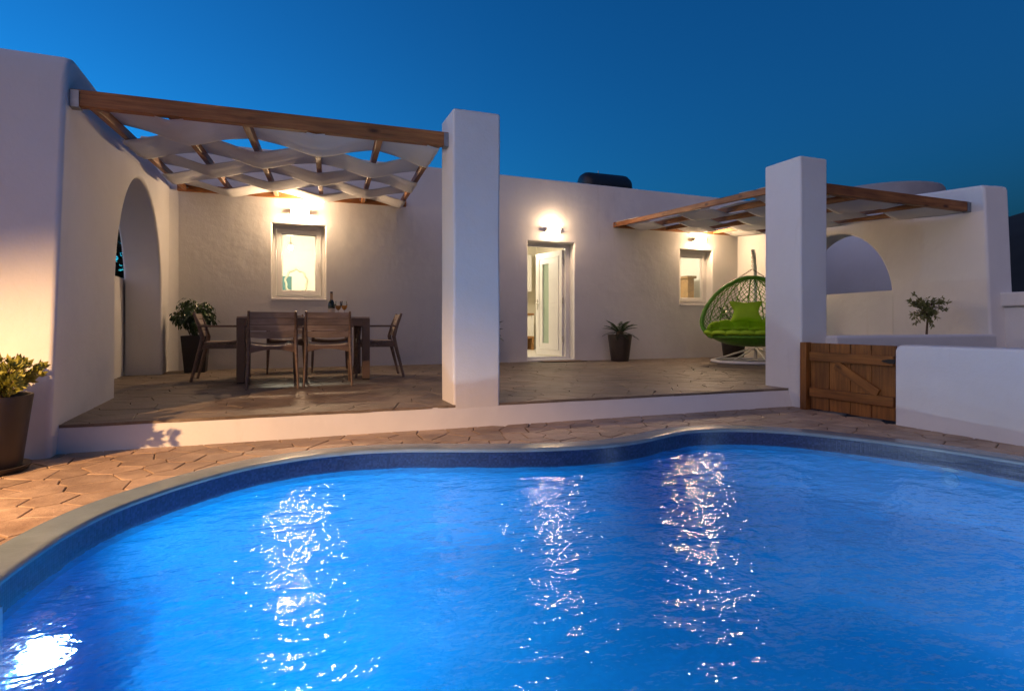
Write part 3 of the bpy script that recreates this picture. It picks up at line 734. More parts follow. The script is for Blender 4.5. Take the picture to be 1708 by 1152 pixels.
# off to the left: garden flood lamp on a short post that lights the deck
gl = thing('garden_floodlight', 'small black garden floodlight on a post beyond the left edge', 'lamp', (-3.5, 1.7, ZD))
obj('post', T([(-3.5, 1.7, ZD), (-3.5, 1.7, 1.82)], 0.025, 10), 'black_iron', gl)
aim = Vector((2.35, 2.2, -2.3)).normalized()
hd = obj('head', L([(0, -0.12), (0.07, -0.12), (0.085, 0.0), (0.10, 0.03), (0.092, 0.03), (0.07, -0.02), (0, -0.02)], 20), 'black_iron', gl, world=False)
hd.matrix_local = Matrix.Translation((0.0, 0.0, 1.82 - ZD + 0.09)) @ aim.to_track_quat('Z', 'Y').to_matrix().to_4x4()
ld = bpy.data.lights.new('flood', 'SPOT'); ld.energy = 1450; ld.color = (1.0, 0.56, 0.245); ld.spot_size = R(58); ld.spot_blend = 0.75; ld.shadow_soft_size = 0.03
lo_ = bpy.data.objects.new('flood', ld); COL.objects.link(lo_); lo_.location = Vector((-3.5, 1.7, 1.91)) + aim * 0.04; lo_.rotation_euler = aim.to_track_quat('-Z', 'Y').to_euler()

# ------------------------------------------------------------------ inside the rooms
def bulb(label, x, y, z, power, top=2.62):
    t = thing('pendant_bulb', label, 'lamp', (x, y, z), 0, 'lamps inside the rooms')
    obj('cord', T([(x, y, z + 0.09), (x, y, top)], 0.004, 6), 'black_iron', t)
    obj('socket', T([(x, y, z + 0.04), (x, y, z + 0.10)], 0.02, 10), 'steel', t)
    obj('glass_bulb', L([(0, -0.045), (0.028, -0.035), (0.04, 0), (0.03, 0.03), (0.016, 0.045)], 16, (x, y, z)), 'bulb_glow', t, smooth=True)
    l = bpy.data.lights.new('bulb_light', 'POINT'); l.energy = power * 1.3; l.color = (1.0, 0.86, 0.64); l.shadow_soft_size = 0.06
    lo = bpy.data.objects.new('bulb_light', l); COL.objects.link(lo); lo.location = (x, y, z - 0.12)
bulb('bright bare pendant bulb seen through the dining side window', 0.03, 11.3, 2.03, 75)
bulb('pendant bulb inside the kitchen behind the open door', 3.6, 11.6, 2.3, 75)
bulb('pendant bulb inside the bedroom behind the right window', 7.2, 11.2, 2.3, 70)
pc = thing('wall_picture', 'teal framed panel hung in the room behind the dining window', 'picture', (-0.05, 12.59, 1.33))
obj('panel', B((-0.15, 12.575, 1.33), (0.055, 12.598, 1.61)), 'teal_paint', pc)
mp_ = [(0.14 + (0.20 + 0.012 * math.sin(9 * a)) * math.cos(a), 12.585, 1.50 + (0.25 + 0.012 * math.sin(9 * a)) * math.sin(a)) for a in [k / 48 * 2 * math.pi for k in range(48)]]
tag(obj('carved_mirror_frame', T(mp_, 0.022, 6, closed=True), 'picture_cream', smooth=True), 'pale carved oval frame behind the teal panel indoors', 'frame')
kc = thing('wall_cabinet', 'white kitchen wall cabinet seen past the open door', 'cabinet', (4.3, 13.2, 1.45))
obj('carcass', B((4.0, 12.9, 1.42), (5.4, 13.38, 2.3)), 'cabinet', kc, 0.004, 1)
for i in range(3): obj('cabinet_door', B((4.01 + i * 0.465, 12.875, 1.43), (4.46 + i * 0.465, 12.898, 2.29)), 'cabinet', kc, 0.004, 1)
ks = thing('kitchen_counter', 'wooden open kitchen counter shelves seen past the open door', 'counter', (4.6, 13.1, 0.05))
for zz in (0.32, 0.86): obj('shelf', B((4.0, 12.75, zz), (5.4, 13.38, zz + 0.05)), 'shelf_wood', ks, 0.004, 1)
for xx in (4.0, 5.36): obj('side_panel', B((xx, 12.76, 0.05), (xx + 0.04, 13.37, 0.32)), 'shelf_wood', ks); obj('side_panel', B((xx, 12.76, 0.37), (xx + 0.04, 13.37, 0.86)), 'cabinet', ks)
obj('drawer_front', B((4.042, 12.78, 0.37), (5.358, 12.80, 0.858)), 'cabinet', ks)
cm = thing('coffee_machine', 'black coffee machine standing on the kitchen counter', 'coffee machine', (4.83, 12.95, 0.91))
obj('body', B((4.72, 12.9, 0.912), (5.0, 13.2, 1.28)), 'machine_black', cm, 0.02, 3); obj('spout', B((4.78, 12.83, 1.12), (4.92, 12.898, 1.2)), 'machine_black', cm, 0.01, 2)
tag(obj('jar', L([(0, 0), (0.05, 0), (0.052, 0.13), (0.035, 0.15), (0.035, 0.18), (0, 0.18)], 18, (4.9, 12.82, 0.912)), 'jar_pink', smooth=True), 'small pinkish jar on the kitchen counter', 'jar')
wd = thing('wardrobe', 'tall wooden wardrobe in the room behind the right window', 'wardrobe', (8.48, 11.2, 0.05))
obj('carcass', B((8.39, 10.95, 0.052), (8.56, 11.5, 1.68)), 'inner_door', wd, 0.004, 1); obj('top_board', B((8.35, 10.91, 1.682), (8.60, 11.54, 1.74)), 'inner_door', wd, 0.004, 1)

# ------------------------------------------------------------------ dining set
tb = thing('dining_table', 'long brown outdoor dining table under the pergola', 'table', (0.18, 7.65, 0))
TX0, TX1, TY0, TY1, TZ = -0.54, 0.90, 7.12, 8.16, 0.735
for x in (TX0, TX1 - 0.085):
    for yy in (TY0, TY1 - 0.085):
        obj('leg', B((x, yy, 0.015), (x + 0.085, yy + 0.085, TZ - 0.012)), 'table_dark', tb, 0.004, 1); obj('foot', B((x + 0.004, yy + 0.004, 0.0), (x + 0.081, yy + 0.081, 0.0145)), 'black_iron', tb)
for a, b in (((TX0 + 0.086, TY0 + 0.004, TZ - 0.10), (TX1 - 0.086, TY0 + 0.03, TZ - 0.012)), ((TX0 + 0.086, TY1 - 0.03, TZ - 0.10), (TX1 - 0.086, TY1 - 0.004, TZ - 0.012)), ((TX0 + 0.004, TY0 + 0.086, TZ - 0.10), (TX0 + 0.03, TY1 - 0.086, TZ - 0.012)), ((TX1 - 0.03, TY0 + 0.086, TZ - 0.10), (TX1 - 0.004, TY1 - 0.086, TZ - 0.012))):
    obj('apron', B(a, b), 'table_dark', tb)
for i in range(8):
    w = (TX1 - TX0) / 8; obj('tabletop_slat', B((TX0 + i * w + 0.003, TY0 - 0.005, TZ - 0.0115), (TX0 + (i + 1) * w - 0.003, TY1 + 0.005, TZ + 0.008)), 'chair_slat', tb, 0.003, 1)
def make_chair():
    t = thing('dining_chair', 'x', 'chair', (0, 0, 0), 0, 'wooden armchairs around the dining table')
    def add(n, bm, mt, **k): return obj(n, bm, mt, t, world=False, **k)
    for s in (-1, 1):
        x = s * 0.225
        add('back_leg', T([(x + s * 0.018, -0.335, 0), (x, -0.235, 0.40), (x, -0.215, 0.50), (x, -0.255, 0.65), (x - s * 0.004, -0.31, 0.79)], [0.012, 0.019, 0.020, 0.017, 0.012], 8, sq=1.25), 'chair_wood', smooth=True)
        add('front_leg', T([(x + s * 0.012, 0.245, 0), (x + s * 0.006, 0.215, 0.25), (x + s * 0.004, 0.215, 0.45), (x + s * 0.014, 0.195, 0.625)], [0.011, 0.017, 0.018, 0.014], 8, sq=1.2), 'chair_wood', smooth=True)
        bm = bmesh.new(); box(bm, (x + s * 0.010 - 0.024, -0.262, 0.622), (x + s * 0.010 + 0.024, 0.225, 0.645)); add('armrest', bm, 'chair_wood', bevel=0.008, seg=2)
        bm = bmesh.new(); box(bm, (x - 0.014, -0.215, 0.375), (x + 0.014, 0.20, 0.425)); add('side_rail', bm, 'chair_wood', bevel=0.004, seg=1)
    for yy, nm in ((-0.235, 'back_rail'), (0.215, 'front_rail')):
        poly = [(-0.212, 0.43), (-0.212, 0.362)] + [(-0.16 + 0.32 * k / 8, 0.375 + 0.022 * math.sin(math.pi * k / 8)) for k in range(9)] + [(0.212, 0.362), (0.212, 0.43)]
        add(nm, extrude_profile(poly, 'Y', yy - 0.012, yy + 0.012), 'chair_wood')
    bm = bmesh.new(); g = []
    for i in range(13):
        u = -1 + 2 * i / 12; row = []
        for j in range(11):
            v = -1 + 2 * j / 10; z = 0.437 + 0.022 * u * u + 0.010 * v - 0.018 * max(0, v - 0.7) - 0.004 * math.cos(v * 3)
            row.append(bm.verts.new((u * 0.208, v * 0.225 - 0.005, z)))
        g.append(row)
    for a, b in zip(g, g[1:]):
        for j in range(10): bm.faces.new((a[j], b[j], b[j + 1], a[j + 1]))
    st_ = add('seat', bm, 'chair_slat', smooth=True); m = st_.modifiers.new('t', 'SOLIDIFY'); m.thickness = 0.022
    for k in range(4):
        z0_, z1_ = 0.522 + k * 0.066, 0.522 + k * 0.066 + 0.060; bm = bmesh.new(); rr = []
        for i in range(11):
            u = -1 + 2 * i / 10; xx = u * 0.216; row = []
            dp = lambda z: -0.222 - max(0, z - 0.5) * 0.30 - 0.028 * (1 - u * u)
            for (z, o_) in ((z0_, 0), (z1_, 0), (z1_, 0.013), (z0_, 0.013)): row.append(bm.verts.new((xx, dp(z) + o_, z - (0.012 * (1 - u * u) if k == 0 and z == z0_ else 0))))
            rr.append(row)
        for a, b in zip(rr, rr[1:]):
            for q in range(4): bm.faces.new((a[q], a[(q + 1) % 4], b[(q + 1) % 4], b[q]))
        bm.faces.new(rr[0]); bm.faces.new(rr[-1][::-1]); add('back_slat', bm, 'chair_slat')
    return t
def dup(root, loc, rz, label):
    r = root.copy(); COL.objects.link(r); r.location = loc; r.rotation_euler = (0, 0, rz); r['label'] = label
    for ch in [c for c in bpy.data.objects if c.parent == root]:
        c = ch.copy(); COL.objects.link(c); c.parent = r
        for gch in [g for g in bpy.data.objects if g.parent == ch]:
            g = gch.copy(); COL.objects.link(g); g.parent = c
    return r
c0 = make_chair()
CH = [((-0.165, 6.74, 0), R(2), 'near left armchair of the two with backs to the pool'), ((0.405, 6.80, 0), R(-3), 'near right armchair of the two with backs to the pool'),
      ((-0.70, 7.74, 0), R(-91), 'armchair at the left end of the dining table beside the ficus'), ((1.02, 7.62, 0), R(88), 'armchair at the right end of the dining table'),
      ((-0.03, 8.58, 0), R(181), 'left armchair behind the dining table facing the pool'), ((0.54, 8.58, 0), R(178), 'right armchair behind the dining table facing the pool, behind the bottle')]
for i, (l, a, lab) in enumerate(CH):
    if i: dup(c0, l, a, lab)
c0.location, c0.rotation_euler, c0['label'] = CH[0][0], (0, 0, CH[0][1]), CH[0][2]
bt = thing('champagne_bottle', 'dark green champagne bottle with gold foil on the dining table', 'bottle', (0.50, 7.7, TZ + 0.008))
c = tuple(bt.location)
obj('bottle_glass', L([(0, 0), (0.040, 0), (0.043, 0.01), (0.043, 0.15), (0.038, 0.18), (0.022, 0.215), (0.016, 0.235), (0, 0.235)], 20, c), 'bottle_glass', bt, smooth=True)
obj('foil', L([(0.0225, 0.212), (0.0175, 0.236), (0.0165, 0.275), (0.018, 0.28), (0.018, 0.297), (0.012, 0.303), (0, 0.303)], 16, c), 'foil_gold', bt, smooth=True)
obj('stopper', L([(0.0125, 0.3035), (0.019, 0.305), (0.018, 0.318), (0, 0.322)], 14, c), 'bottle_glass', bt)
obj('paper_label', L([(0.0436, 0.05), (0.0436, 0.11)], 20, c), 'label_cream', bt, smooth=True)
for k, (x, yy, lab) in enumerate(((0.588, 7.78, 'wine glass next to the bottle on the dining table'), (0.655, 7.68, 'wine glass on the right of the pair on the dining table'))):
    g = thing('wine_glass', lab, 'glass', (x, yy, TZ + 0.008), 0, 'wine glasses on the dining table'); c = tuple(g.location)
    obj('bowl', L([(0.004, 0.09), (0.020, 0.10), (0.034, 0.125), (0.038, 0.155), (0.033, 0.205)], 18, c), 'glass', g, smooth=True)
    obj('stem', L([(0.034, 0.0), (0.030, 0.004), (0.005, 0.010), (0.0035, 0.05), (0.005, 0.09)], 14, c), 'glass', g, smooth=True)
    obj('wine', L([(0, 0.0935), (0.018, 0.102), (0.032, 0.126), (0.0355, 0.148), (0, 0.148)], 18, c), 'wine', g, smooth=True)

# ------------------------------------------------------------------ plants
def leaf_quad(bm, p, d, n_, ln, w, bend=0.25):
    d = d.normalized(); s = d.cross(n_)
    s = s.normalized() if s.length > 1e-5 else Vector((1, 0, 0)); n_ = s.cross(d)
    a = p; b = p + d * ln * 0.45; c = p + d * ln - n_ * ln * bend
    v = [bm.verts.new(q) for q in (a, b + s * w, c, b - s * w, )]; m = bm.verts.new(b + n_ * (-0.12 * w))
    for q in ((v[0], v[1], m), (v[1], v[2], m), (v[2], v[3], m), (v[3], v[0], m)): bm.faces.new(q)
def pot(t, c, r0, r1, h, mat, square=False, saucer=False):
    n = 32
    if square:
        bm = bmesh.new(); lv = []
        for (r, z) in ((r0, 0), (r1, h), (r1 - 0.018, h), (r1 - 0.03, h - 0.05)):
            lv.append([bm.verts.new((c[0] + sx * r, c[1] + sy * r, c[2] + z)) for sx, sy in ((-1, -1), (1, -1), (1, 1), (-1, 1))])
        for a, b in zip(lv, lv[1:]):
            for k in range(4): bm.faces.new((a[k], a[(k + 1) % 4], b[(k + 1) % 4], b[k]))
        bm.faces.new(lv[0][::-1]); bm.faces.new(lv[-1]); obj('pot', bm, mat, t, 0.008, 2)
    else:
        obj('pot', L([(0, 0.0), (r0, 0.0), (r0 + 0.006, 0.012), (r1 - 0.006, h - 0.05), (r1, h - 0.012), (r1, h), (r1 - 0.016, h), (r1 - 0.022, h - 0.05)], n, c), mat, t, smooth=True)
    obj('soil', L([(r1 - 0.0225, h - 0.045), (r1 * 0.5, h - 0.035), (0, h - 0.03)], n if not square else 4, c), 'soil', t)
    if saucer: obj('saucer', L([(0, -0.022), (r0 + 0.03, -0.022), (r0 + 0.05, 0.012), (r0 + 0.038, 0.012), (r0 + 0.02, -0.001), (0, -0.001)], n, c), mat, t, smooth=True)
rnd = random.Random(21)
def rdir(r=rnd):
    while True:
        v = Vector((r.uniform(-1, 1), r.uniform(-1, 1), r.uniform(-1, 1)))
        if 0.05 < v.length < 1: return v.normalized()
# ficus
t = thing('potted_ficus', 'drooping ficus in a tall black pot in the terrace corner', 'plant', (-1.19, 9.06, 0)); c = (-1.19, 9.06, 0.0)
pot(t, c, 0.125, 0.165, 0.50, 'pot_dark', True)
bm = bmesh.new(); stems = []
for k in range(7):
    a = k * 2.4; top = Vector((c[0] + 0.20 * math.cos(a) * rnd.uniform(.4, 1), c[1] + 0.16 * math.sin(a), 0.50 + rnd.uniform(0.22, 0.46)))
    base = Vector((c[0] + 0.05 * math.cos(a), c[1] + 0.05 * math.sin(a), 0.46)); m_ = (base + top) / 2 + Vector((0.03 * math.cos(a), 0.03 * math.sin(a), 0.03))
    tube(bm, [base, m_, top], [0.009, 0.007, 0.003], 6); stems.append((base, m_, top))
obj('stems', bm, 'bark', t)
bm = bmesh.new()
cl = [(Vector((c[0] - 0.09, c[1] - 0.02, 0.87)), 0.15), (Vector((c[0] + 0.11, c[1], 0.85)), 0.13), (Vector((c[0] - 0.14, c[1] - 0.05, 0.74)), 0.13), (Vector((c[0] + 0.02, c[1] - 0.08, 0.75)), 0.17), (Vector((c[0] + 0.17, c[1] - 0.02, 0.74)), 0.10), (Vector((c[0] - 0.25, c[1] - 0.04, 0.77)), 0.07), (Vector((c[0] + 0.02, c[1] - 0.1, 0.62)), 0.10)]
for q, r in cl:
    for k in range(int(9000 * r * r)):
        d = rdir(); p = q + d * r * rnd.uniform(0.35, 1.0) ** 0.6
        p.y = min(p.y, YF - 0.05); p.x = max(p.x, -1.47)
        dn = (d * 0.5 + Vector((0, 0, -0.9)) + rdir() * 0.5); leaf_quad(bm, p, dn, d + rdir() * 0.4, rnd.uniform(0.05, 0.075), rnd.uniform(0.012, 0.018), 0.1)
tag(obj('foliage', bm, 'leaf_ficus', t), kind='stuff')
# shrub in the front pot
t = thing('potted_shrub', 'sunlit-looking yellow green shrub in a round brown pot at left edge', 'plant', (-1.60, 4.16, ZD)); c = (-1.60, 4.16, ZD + 0.024)
t['label'] = 'yellow green shrub in a large round brown pot at the left edge'
pot(t, c, 0.155, 0.212, 0.41, 'pot_brown', saucer=True)
bm = bmesh.new(); bl = bmesh.new()
for k in range(60):
    d = Vector((rnd.uniform(-1, 1), rnd.uniform(-1, 1), rnd.uniform(0.30, 1.1))).normalized(); base = Vector((c[0], c[1], c[2] + 0.38)) + Vector((d.x, d.y, 0)) * 0.05
    ln = rnd.uniform(0.15, 0.27) * (1.0 if d.z > 0.5 else 1.05); tip = base + d * ln; tip.y = min(tip.y, 4.38); tube(bm, [base, tip], [0.005, 0.003], 5)
    for q in range(3):
        cpos = base.lerp(tip, 0.55 + 0.22 * q)
        for a in range(9):
            an = a * 2.4 + k; side = d.orthogonal().normalized(); side.rotate(Matrix.Rotation(an, 3, d))
            leaf_quad(bl, cpos + d * a * 0.003, side * 0.8 + d * rnd.uniform(0.4, 1.1), d, rnd.uniform(0.042, 0.060), rnd.uniform(0.012, 0.017), -0.12)
obj('stems', bm, 'bark', t); tag(obj('foliage', bl, 'leaf_shrub', t), kind='stuff')
# cycads
def cycad(label, x, yy, seed):
    r = random.Random(seed); t = thing('potted_cycad', label, 'plant', (x, yy, 0), 0, 'cycads in pots beside the door'); c = (x, yy, 0)
    pot(t, c, 0.15, 0.215, 0.47, 'pot_brown')
    obj('caudex', L([(0.05, 0.40), (0.075, 0.45), (0.06, 0.52), (0, 0.55)], 14, c), 'bark', t)
    n = 22
    for k in range(n):
        a = k * 2.39996; up = 0.25 + 1.0 * (1 - k / n) if k < 15 else r.uniform(-0.05, 0.25)
        ln = r.uniform(0.26, 0.36); dirh = Vector((math.cos(a), math.sin(a), 0)); p0 = Vector((x, yy, 0.50)) + dirh * 0.03
        bm = bmesh.new(); pts = []
        for s in range(9):
            f = s / 8; el = up * 0.95 - f * 0.35
            pts.append(p0 + dirh * ln * f * math.cos(el) + Vector((0, 0, ln * f * math.sin(el))))
        for p in pts: p.y = min(p.y, YF - 0.03)
        tube(bm, pts, [0.004] * 8 + [0.002], 4)
        side = Vector((-dirh.y, dirh.x, 0))
        for s in range(2, 26):
            f = s / 26 * 8; i = min(7, int(f)); p = pts[i].lerp(pts[i + 1], f - i); tdir = (pts[i + 1] - pts[i]).normalized(); wl = 0.085 * math.sin(math.pi * min(1, (s / 26) * 0.82 + 0.16))
            for sg in (-1, 1): leaf_quad(bm, p, side * sg * 0.8 + tdir * 0.75 + Vector((0, 0, 0.25)), Vector((0, 0, 1)), wl, 0.0058, 0.08)
        obj('frond', bm, 'leaf_cycas', t)
cycad('potted cycad on the right of the open front door', 5.50, 9.08, 3)
cycad('potted cycad mostly hidden behind the dining pergola pillar', 2.97, 9.08, 5)
# plant behind the hanging chair
t = thing('potted_palm', 'leafy plant in a dark pot behind the green hanging chair', 'plant', (7.70, 8.72, 0)); c = (7.70, 8.72, 0.0)
pot(t, c, 0.17, 0.23, 0.46, 'pot_dark')
bm = bmesh.new()
for k in range(16):
    a = k * 2.4; tp = Vector((c[0] + 0.28 * math.cos(a), c[1] + 0.22 * math.sin(a), rnd.uniform(0.75, 1.2))); tube(bm, [Vector((c[0], c[1], 0.42)), Vector((c[0] + 0.08 * math.cos(a), c[1] + 0.08 * math.sin(a), 0.75)), tp], [0.008, 0.006, 0.003], 5)
    for q in range(9): leaf_quad(bm, Vector((c[0], c[1], 0.6)).lerp(tp, 0.35 + 0.08 * q), rdir() + Vector((math.cos(a), math.sin(a), 0.2)), Vector((0, 0, 1)), 0.16, 0.022, 0.2)
tag(obj('foliage', bm, 'leaf_ficus', t), kind='stuff')
# small olive tree
t = thing('olive_tree', 'small olive tree behind the low wall at right', 'tree', (7.30, 4.92, 0)); c = (7.30, 4.92, 0.0)
pot(t, c, 0.13, 0.17, 0.30, 'pot_brown')
obj('trunk', T([(c[0], c[1], 0.26), (c[0] - 0.012, c[1], 0.45), (c[0] + 0.004, c[1], 0.62), (c[0] + 0.015, c[1], 0.74), (c[0] + 0.03, c[1], 0.88)], [0.016, 0.014, 0.012, 0.009, 0.004], 8), 'bark', t)
bm = bmesh.new(); bb = bmesh.new()
for k in range(36):
    d = Vector((rnd.uniform(-1, 1), rnd.uniform(-0.8, 0.8), rnd.uniform(-0.55, 1.0))).normalized(); ln = rnd.uniform(0.13, 0.23) * (1.35 if k in (3, 11, 19) else 1.0)
    hub = Vector((c[0] + 0.02, c[1], rnd.uniform(0.74, 0.90))); tip = hub + Vector((d.x * 1.05, d.y, d.z)) * ln; tube(bb, [hub, (hub + tip) / 2 + rdir() * 0.015, tip], [0.005, 0.0035, 0.002], 5)
    for q in range(27):
        f = rnd.uniform(0.30, 1.05); leaf_quad(bm, hub.lerp(tip, f), d * 0.7 + rdir() * 0.9, rdir(), rnd.uniform(0.035, 0.058), 0.0085, 0.05)
obj('branches', bb, 'bark', t); tag(obj('crown', bm, 'leaf_olive', t), kind='stuff')
# dark tree beyond the left arch
t = thing('garden_tree', 'dark leafy tree seen through the left arch', 'tree', (-3.3, 12.0, -0.2)); c = Vector((-3.3, 12.0, -0.2))
obj('trunk', T([c, c + Vector((0.05, 0, 0.9)), c + Vector((0.0, 0.1, 1.9))], [0.13, 0.10, 0.06], 10), 'bark', t)
bm = bmesh.new()
for k in range(34):
    q = c + Vector((rnd.uniform(-1.1, 0.9), rnd.uniform(-1.2, 1.2), rnd.uniform(0.7, 3.2))); r = rnd.uniform(0.4, 0.6)
    for i in range(300):
        d = rdir(); leaf_quad(bm, q + d * r * rnd.uniform(0.2, 1) ** 0.5, d + rdir(), rdir(), rnd.uniform(0.09, 0.14), rnd.uniform(0.03, 0.045), 0.1)
tag(obj('crown', bm, 'leaf_tree', t), kind='stuff')

# ------------------------------------------------------------------ hanging egg chair
EX, EY = 7.05, 7.55
eg = thing('hanging_chair', 'green double wicker hanging egg chair on a white stand', 'hanging chair', (EX, EY, 0))
PROF = [(0.0, 1.43), (0.16, 1.405), (0.33, 1.34), (0.50, 1.24), (0.66, 1.10), (0.79, 0.93), (0.86, 0.76), (0.865, 0.64), (0.80, 0.52), (0.66, 0.41), (0.45, 0.33), (0.22, 0.295), (0.0, 0.285)]
def prof(t):
    f = max(0, min(1, t)) * (len(PROF) - 1); i = min(len(PROF) - 2, int(f)); f -= i
    p = [PROF[max(0, min(len(PROF) - 1, i + k))] for k in (-1, 0, 1, 2)]
    return tuple(0.5 * ((2 * p[1][q]) + (p[2][q] - p[0][q]) * f + (2 * p[0][q] - 5 * p[1][q] + 4 * p[2][q] - p[3][q]) * f * f + (3 * p[1][q] - p[0][q] - 3 * p[2][q] + p[3][q]) * f ** 3) for q in (0, 1))
ER = R(-36)
def EL(lx_, ly_, z): return Vector((EX + lx_ * math.cos(ER) - ly_ * math.sin(ER), EY + lx_ * math.sin(ER) + ly_ * math.cos(ER), z))
def E(t, ph):
    """ph=-90 left rim, 0 back, +90 right rim, beyond = front of the bowl"""
    w, z = prof(t); w *= 0.90; lx_, ly_ = w * math.sin(ph), w * 0.62 * math.cos(ph)
    ly_ += 0.10 * (1 - t)
    return Vector((EX + lx_ * math.cos(ER) - ly_ * math.sin(ER), EY + lx_ * math.sin(ER) + ly_ * math.cos(ER), z))
TS = 0.715
rimp = [E(TS * k / 16, -math.pi / 2) for k in range(1, 17)] + [E(TS, -math.pi / 2 - math.pi * k / 24) for k in range(1, 24)] + [E(TS * k / 16, math.pi / 2) for k in range(16, 0, -1)]
obj('rim', T(rimp, 0.032, 8, closed=True), 'wicker', eg, smooth=True)
for k in range(1, 10):
    ph = -math.pi / 2 + math.pi * k / 10; obj('rib', T([E(0.01 + 0.99 * TS * s / 14, ph) for s in range(15)], 0.009, 6), 'wicker', eg, smooth=True)
bm = bmesh.new()
for k in range(-26, 46):
    for sg in (-1, 1):
        pts = []
        for s in range(19):
            t_ = 0.06 + (TS - 0.06) * s / 18; ph = -math.pi / 2 + math.pi * (k / 22 + sg * 0.62 * s / 18 - (0 if sg > 0 else 0))
            if -math.pi / 2 <= ph <= math.pi / 2: pts.append(E(t_, ph))
        if len(pts) > 1: tube(bm, pts, 0.0055, 4, caps=False)
tag(obj('wicker_net', bm, 'wicker', eg), kind='stuff')
bm = bmesh.new(); g = []
for i in range(15):
    t_ = TS + (1 - TS) * i / 14; g.append([bm.verts.new(E(t_, 2 * math.pi * k / 40)) for k in range(40)])
for a, b in zip(g, g[1:]):
    for k in range(40): bm.faces.new((a[k], a[(k + 1) % 40], b[(k + 1) % 40], b[k]))
bw_ = obj('bowl', bm, 'wicker', eg, smooth=True); bw_.modifiers.new('t', 'SOLIDIFY').thickness = 0.02
# stand: ring, post with goose neck, struts
ring = [(EX + 0.33 + 0.70 * math.cos(2 * math.pi * k / 40), EY + 0.33 + 0.62 * math.sin(2 * math.pi * k / 40), 0.03) for k in range(40)]
obj('base_ring', T(ring, 0.026, 8, closed=True), 'metal_white', eg, smooth=True)
px_, py_ = EX + 0.72, EY + 0.70
HK = EL(0.015, 0.12, 1.84); PB = Vector((px_, py_, 0))
post = [PB + Vector((0, 0, z)) for z in (0.03, 0.6, 1.1, 1.45)] + [Vector((PB.x + (HK.x - PB.x) * f, PB.y + (HK.y - PB.y) * f, z)) for f, z in ((0.08, 1.66), (0.30, 1.83), (0.65, 1.90), (1.0, 1.86))]
obj('post', T(post, [0.032, 0.032, 0.032, 0.032, 0.030, 0.028, 0.026, 0.022], 10), 'metal_white', eg, smooth=True)
for a in (150, 200, 250, 300):
    q = (EX + 0.33 + 0.70 * math.cos(R(a)), EY + 0.33 + 0.62 * math.sin(R(a)), 0.035); obj('strut', T([(px_, py_, 0.24), q], 0.016, 8), 'metal_white', eg, smooth=True)
obj('cross_bar', T([(EX - 0.36, EY + 0.33, 0.035), (EX + 1.02, EY + 0.33, 0.035)], 0.018, 8), 'metal_white', eg, smooth=True)
def chain(bm, a, b):
    a, b = Vector(a), Vector(b); n = max(2, int((b - a).length / 0.034)); d = (b - a).normalized(); s0 = d.orthogonal().normalized()
    for k in range(n):
        c_ = a.lerp(b, (k + 0.5) / n); s = s0 if k % 2 else d.cross(s0)
        tube(bm, [c_ + d * 0.022 * math.cos(q * math.pi / 4) + s * 0.010 * math.sin(q * math.pi / 4) for q in range(8)], 0.0035, 4, closed=True)
hk = HK; jn = HK - Vector((0, 0, 0.28))
bm = bmesh.new(); chain(bm, hk, jn); obj('chain', bm, 'chain_metal', eg)
for t_, ph in ((0.30, -1.45), (0.30, 1.45)):
    bm = bmesh.new(); chain(bm, jn, E(t_, ph) + Vector((0, 0, 0.03))); obj('chain', bm, 'chain_metal', eg)
# cushions
def puff(bm, c, sx, sy, sz, mtx, tuft=None, pinch=0.0, n=22):
    vs = {}
    for side in (1, -1):
        for i in range(n + 1):
            for j in range(n + 1):
                u, v = -1 + 2 * i / n, -1 + 2 * j / n
                if side < 0 and (i in (0, n) or j in (0, n)): vs[side, i, j] = vs[1, i, j]; continue
                h = max(0, (1 - u ** 4) * (1 - v ** 4)) ** 0.5
                if tuft: h *= 0.62 + 0.38 * min(1, (abs(math.sin(u * math.pi * tuft[0] / 2)) * abs(math.sin((v) * math.pi * tuft[1] / 2))) ** 0.45 * 1.15)
                k = 1 - pinch * (1 - (u * u) * (v * v)) * 0.5 * (u * u * (1 - v * v) * 0 + max(0, (u * u - v * v * u * u)) + max(0, v * v - u * u * v * v))
                vs[side, i, j] = bm.verts.new(mtx @ Vector((u * sx * k, v * sy * k, side * h * sz)))
        for i in range(n):
            for j in range(n):
                q = [vs[side, i, j], vs[side, i + 1, j], vs[side, i + 1, j + 1], vs[side, i, j + 1]]
                bm.faces.new(q if side > 0 else q[::-1])
    return bm
def mx(loc, rx=0, ry=0, rz=0): return Matrix.Translation(loc) @ Matrix.Rotation(rz, 4, 'Z') @ Matrix.Rotation(ry, 4, 'Y') @ Matrix.Rotation(rx, 4, 'X')
cu = thing('seat_cushion', 'lime green tufted cushion lining the hanging chair', 'cushion', (EX, EY, 0.45))
bm = bmesh.new(); nu, nv = 56, 22; g = []
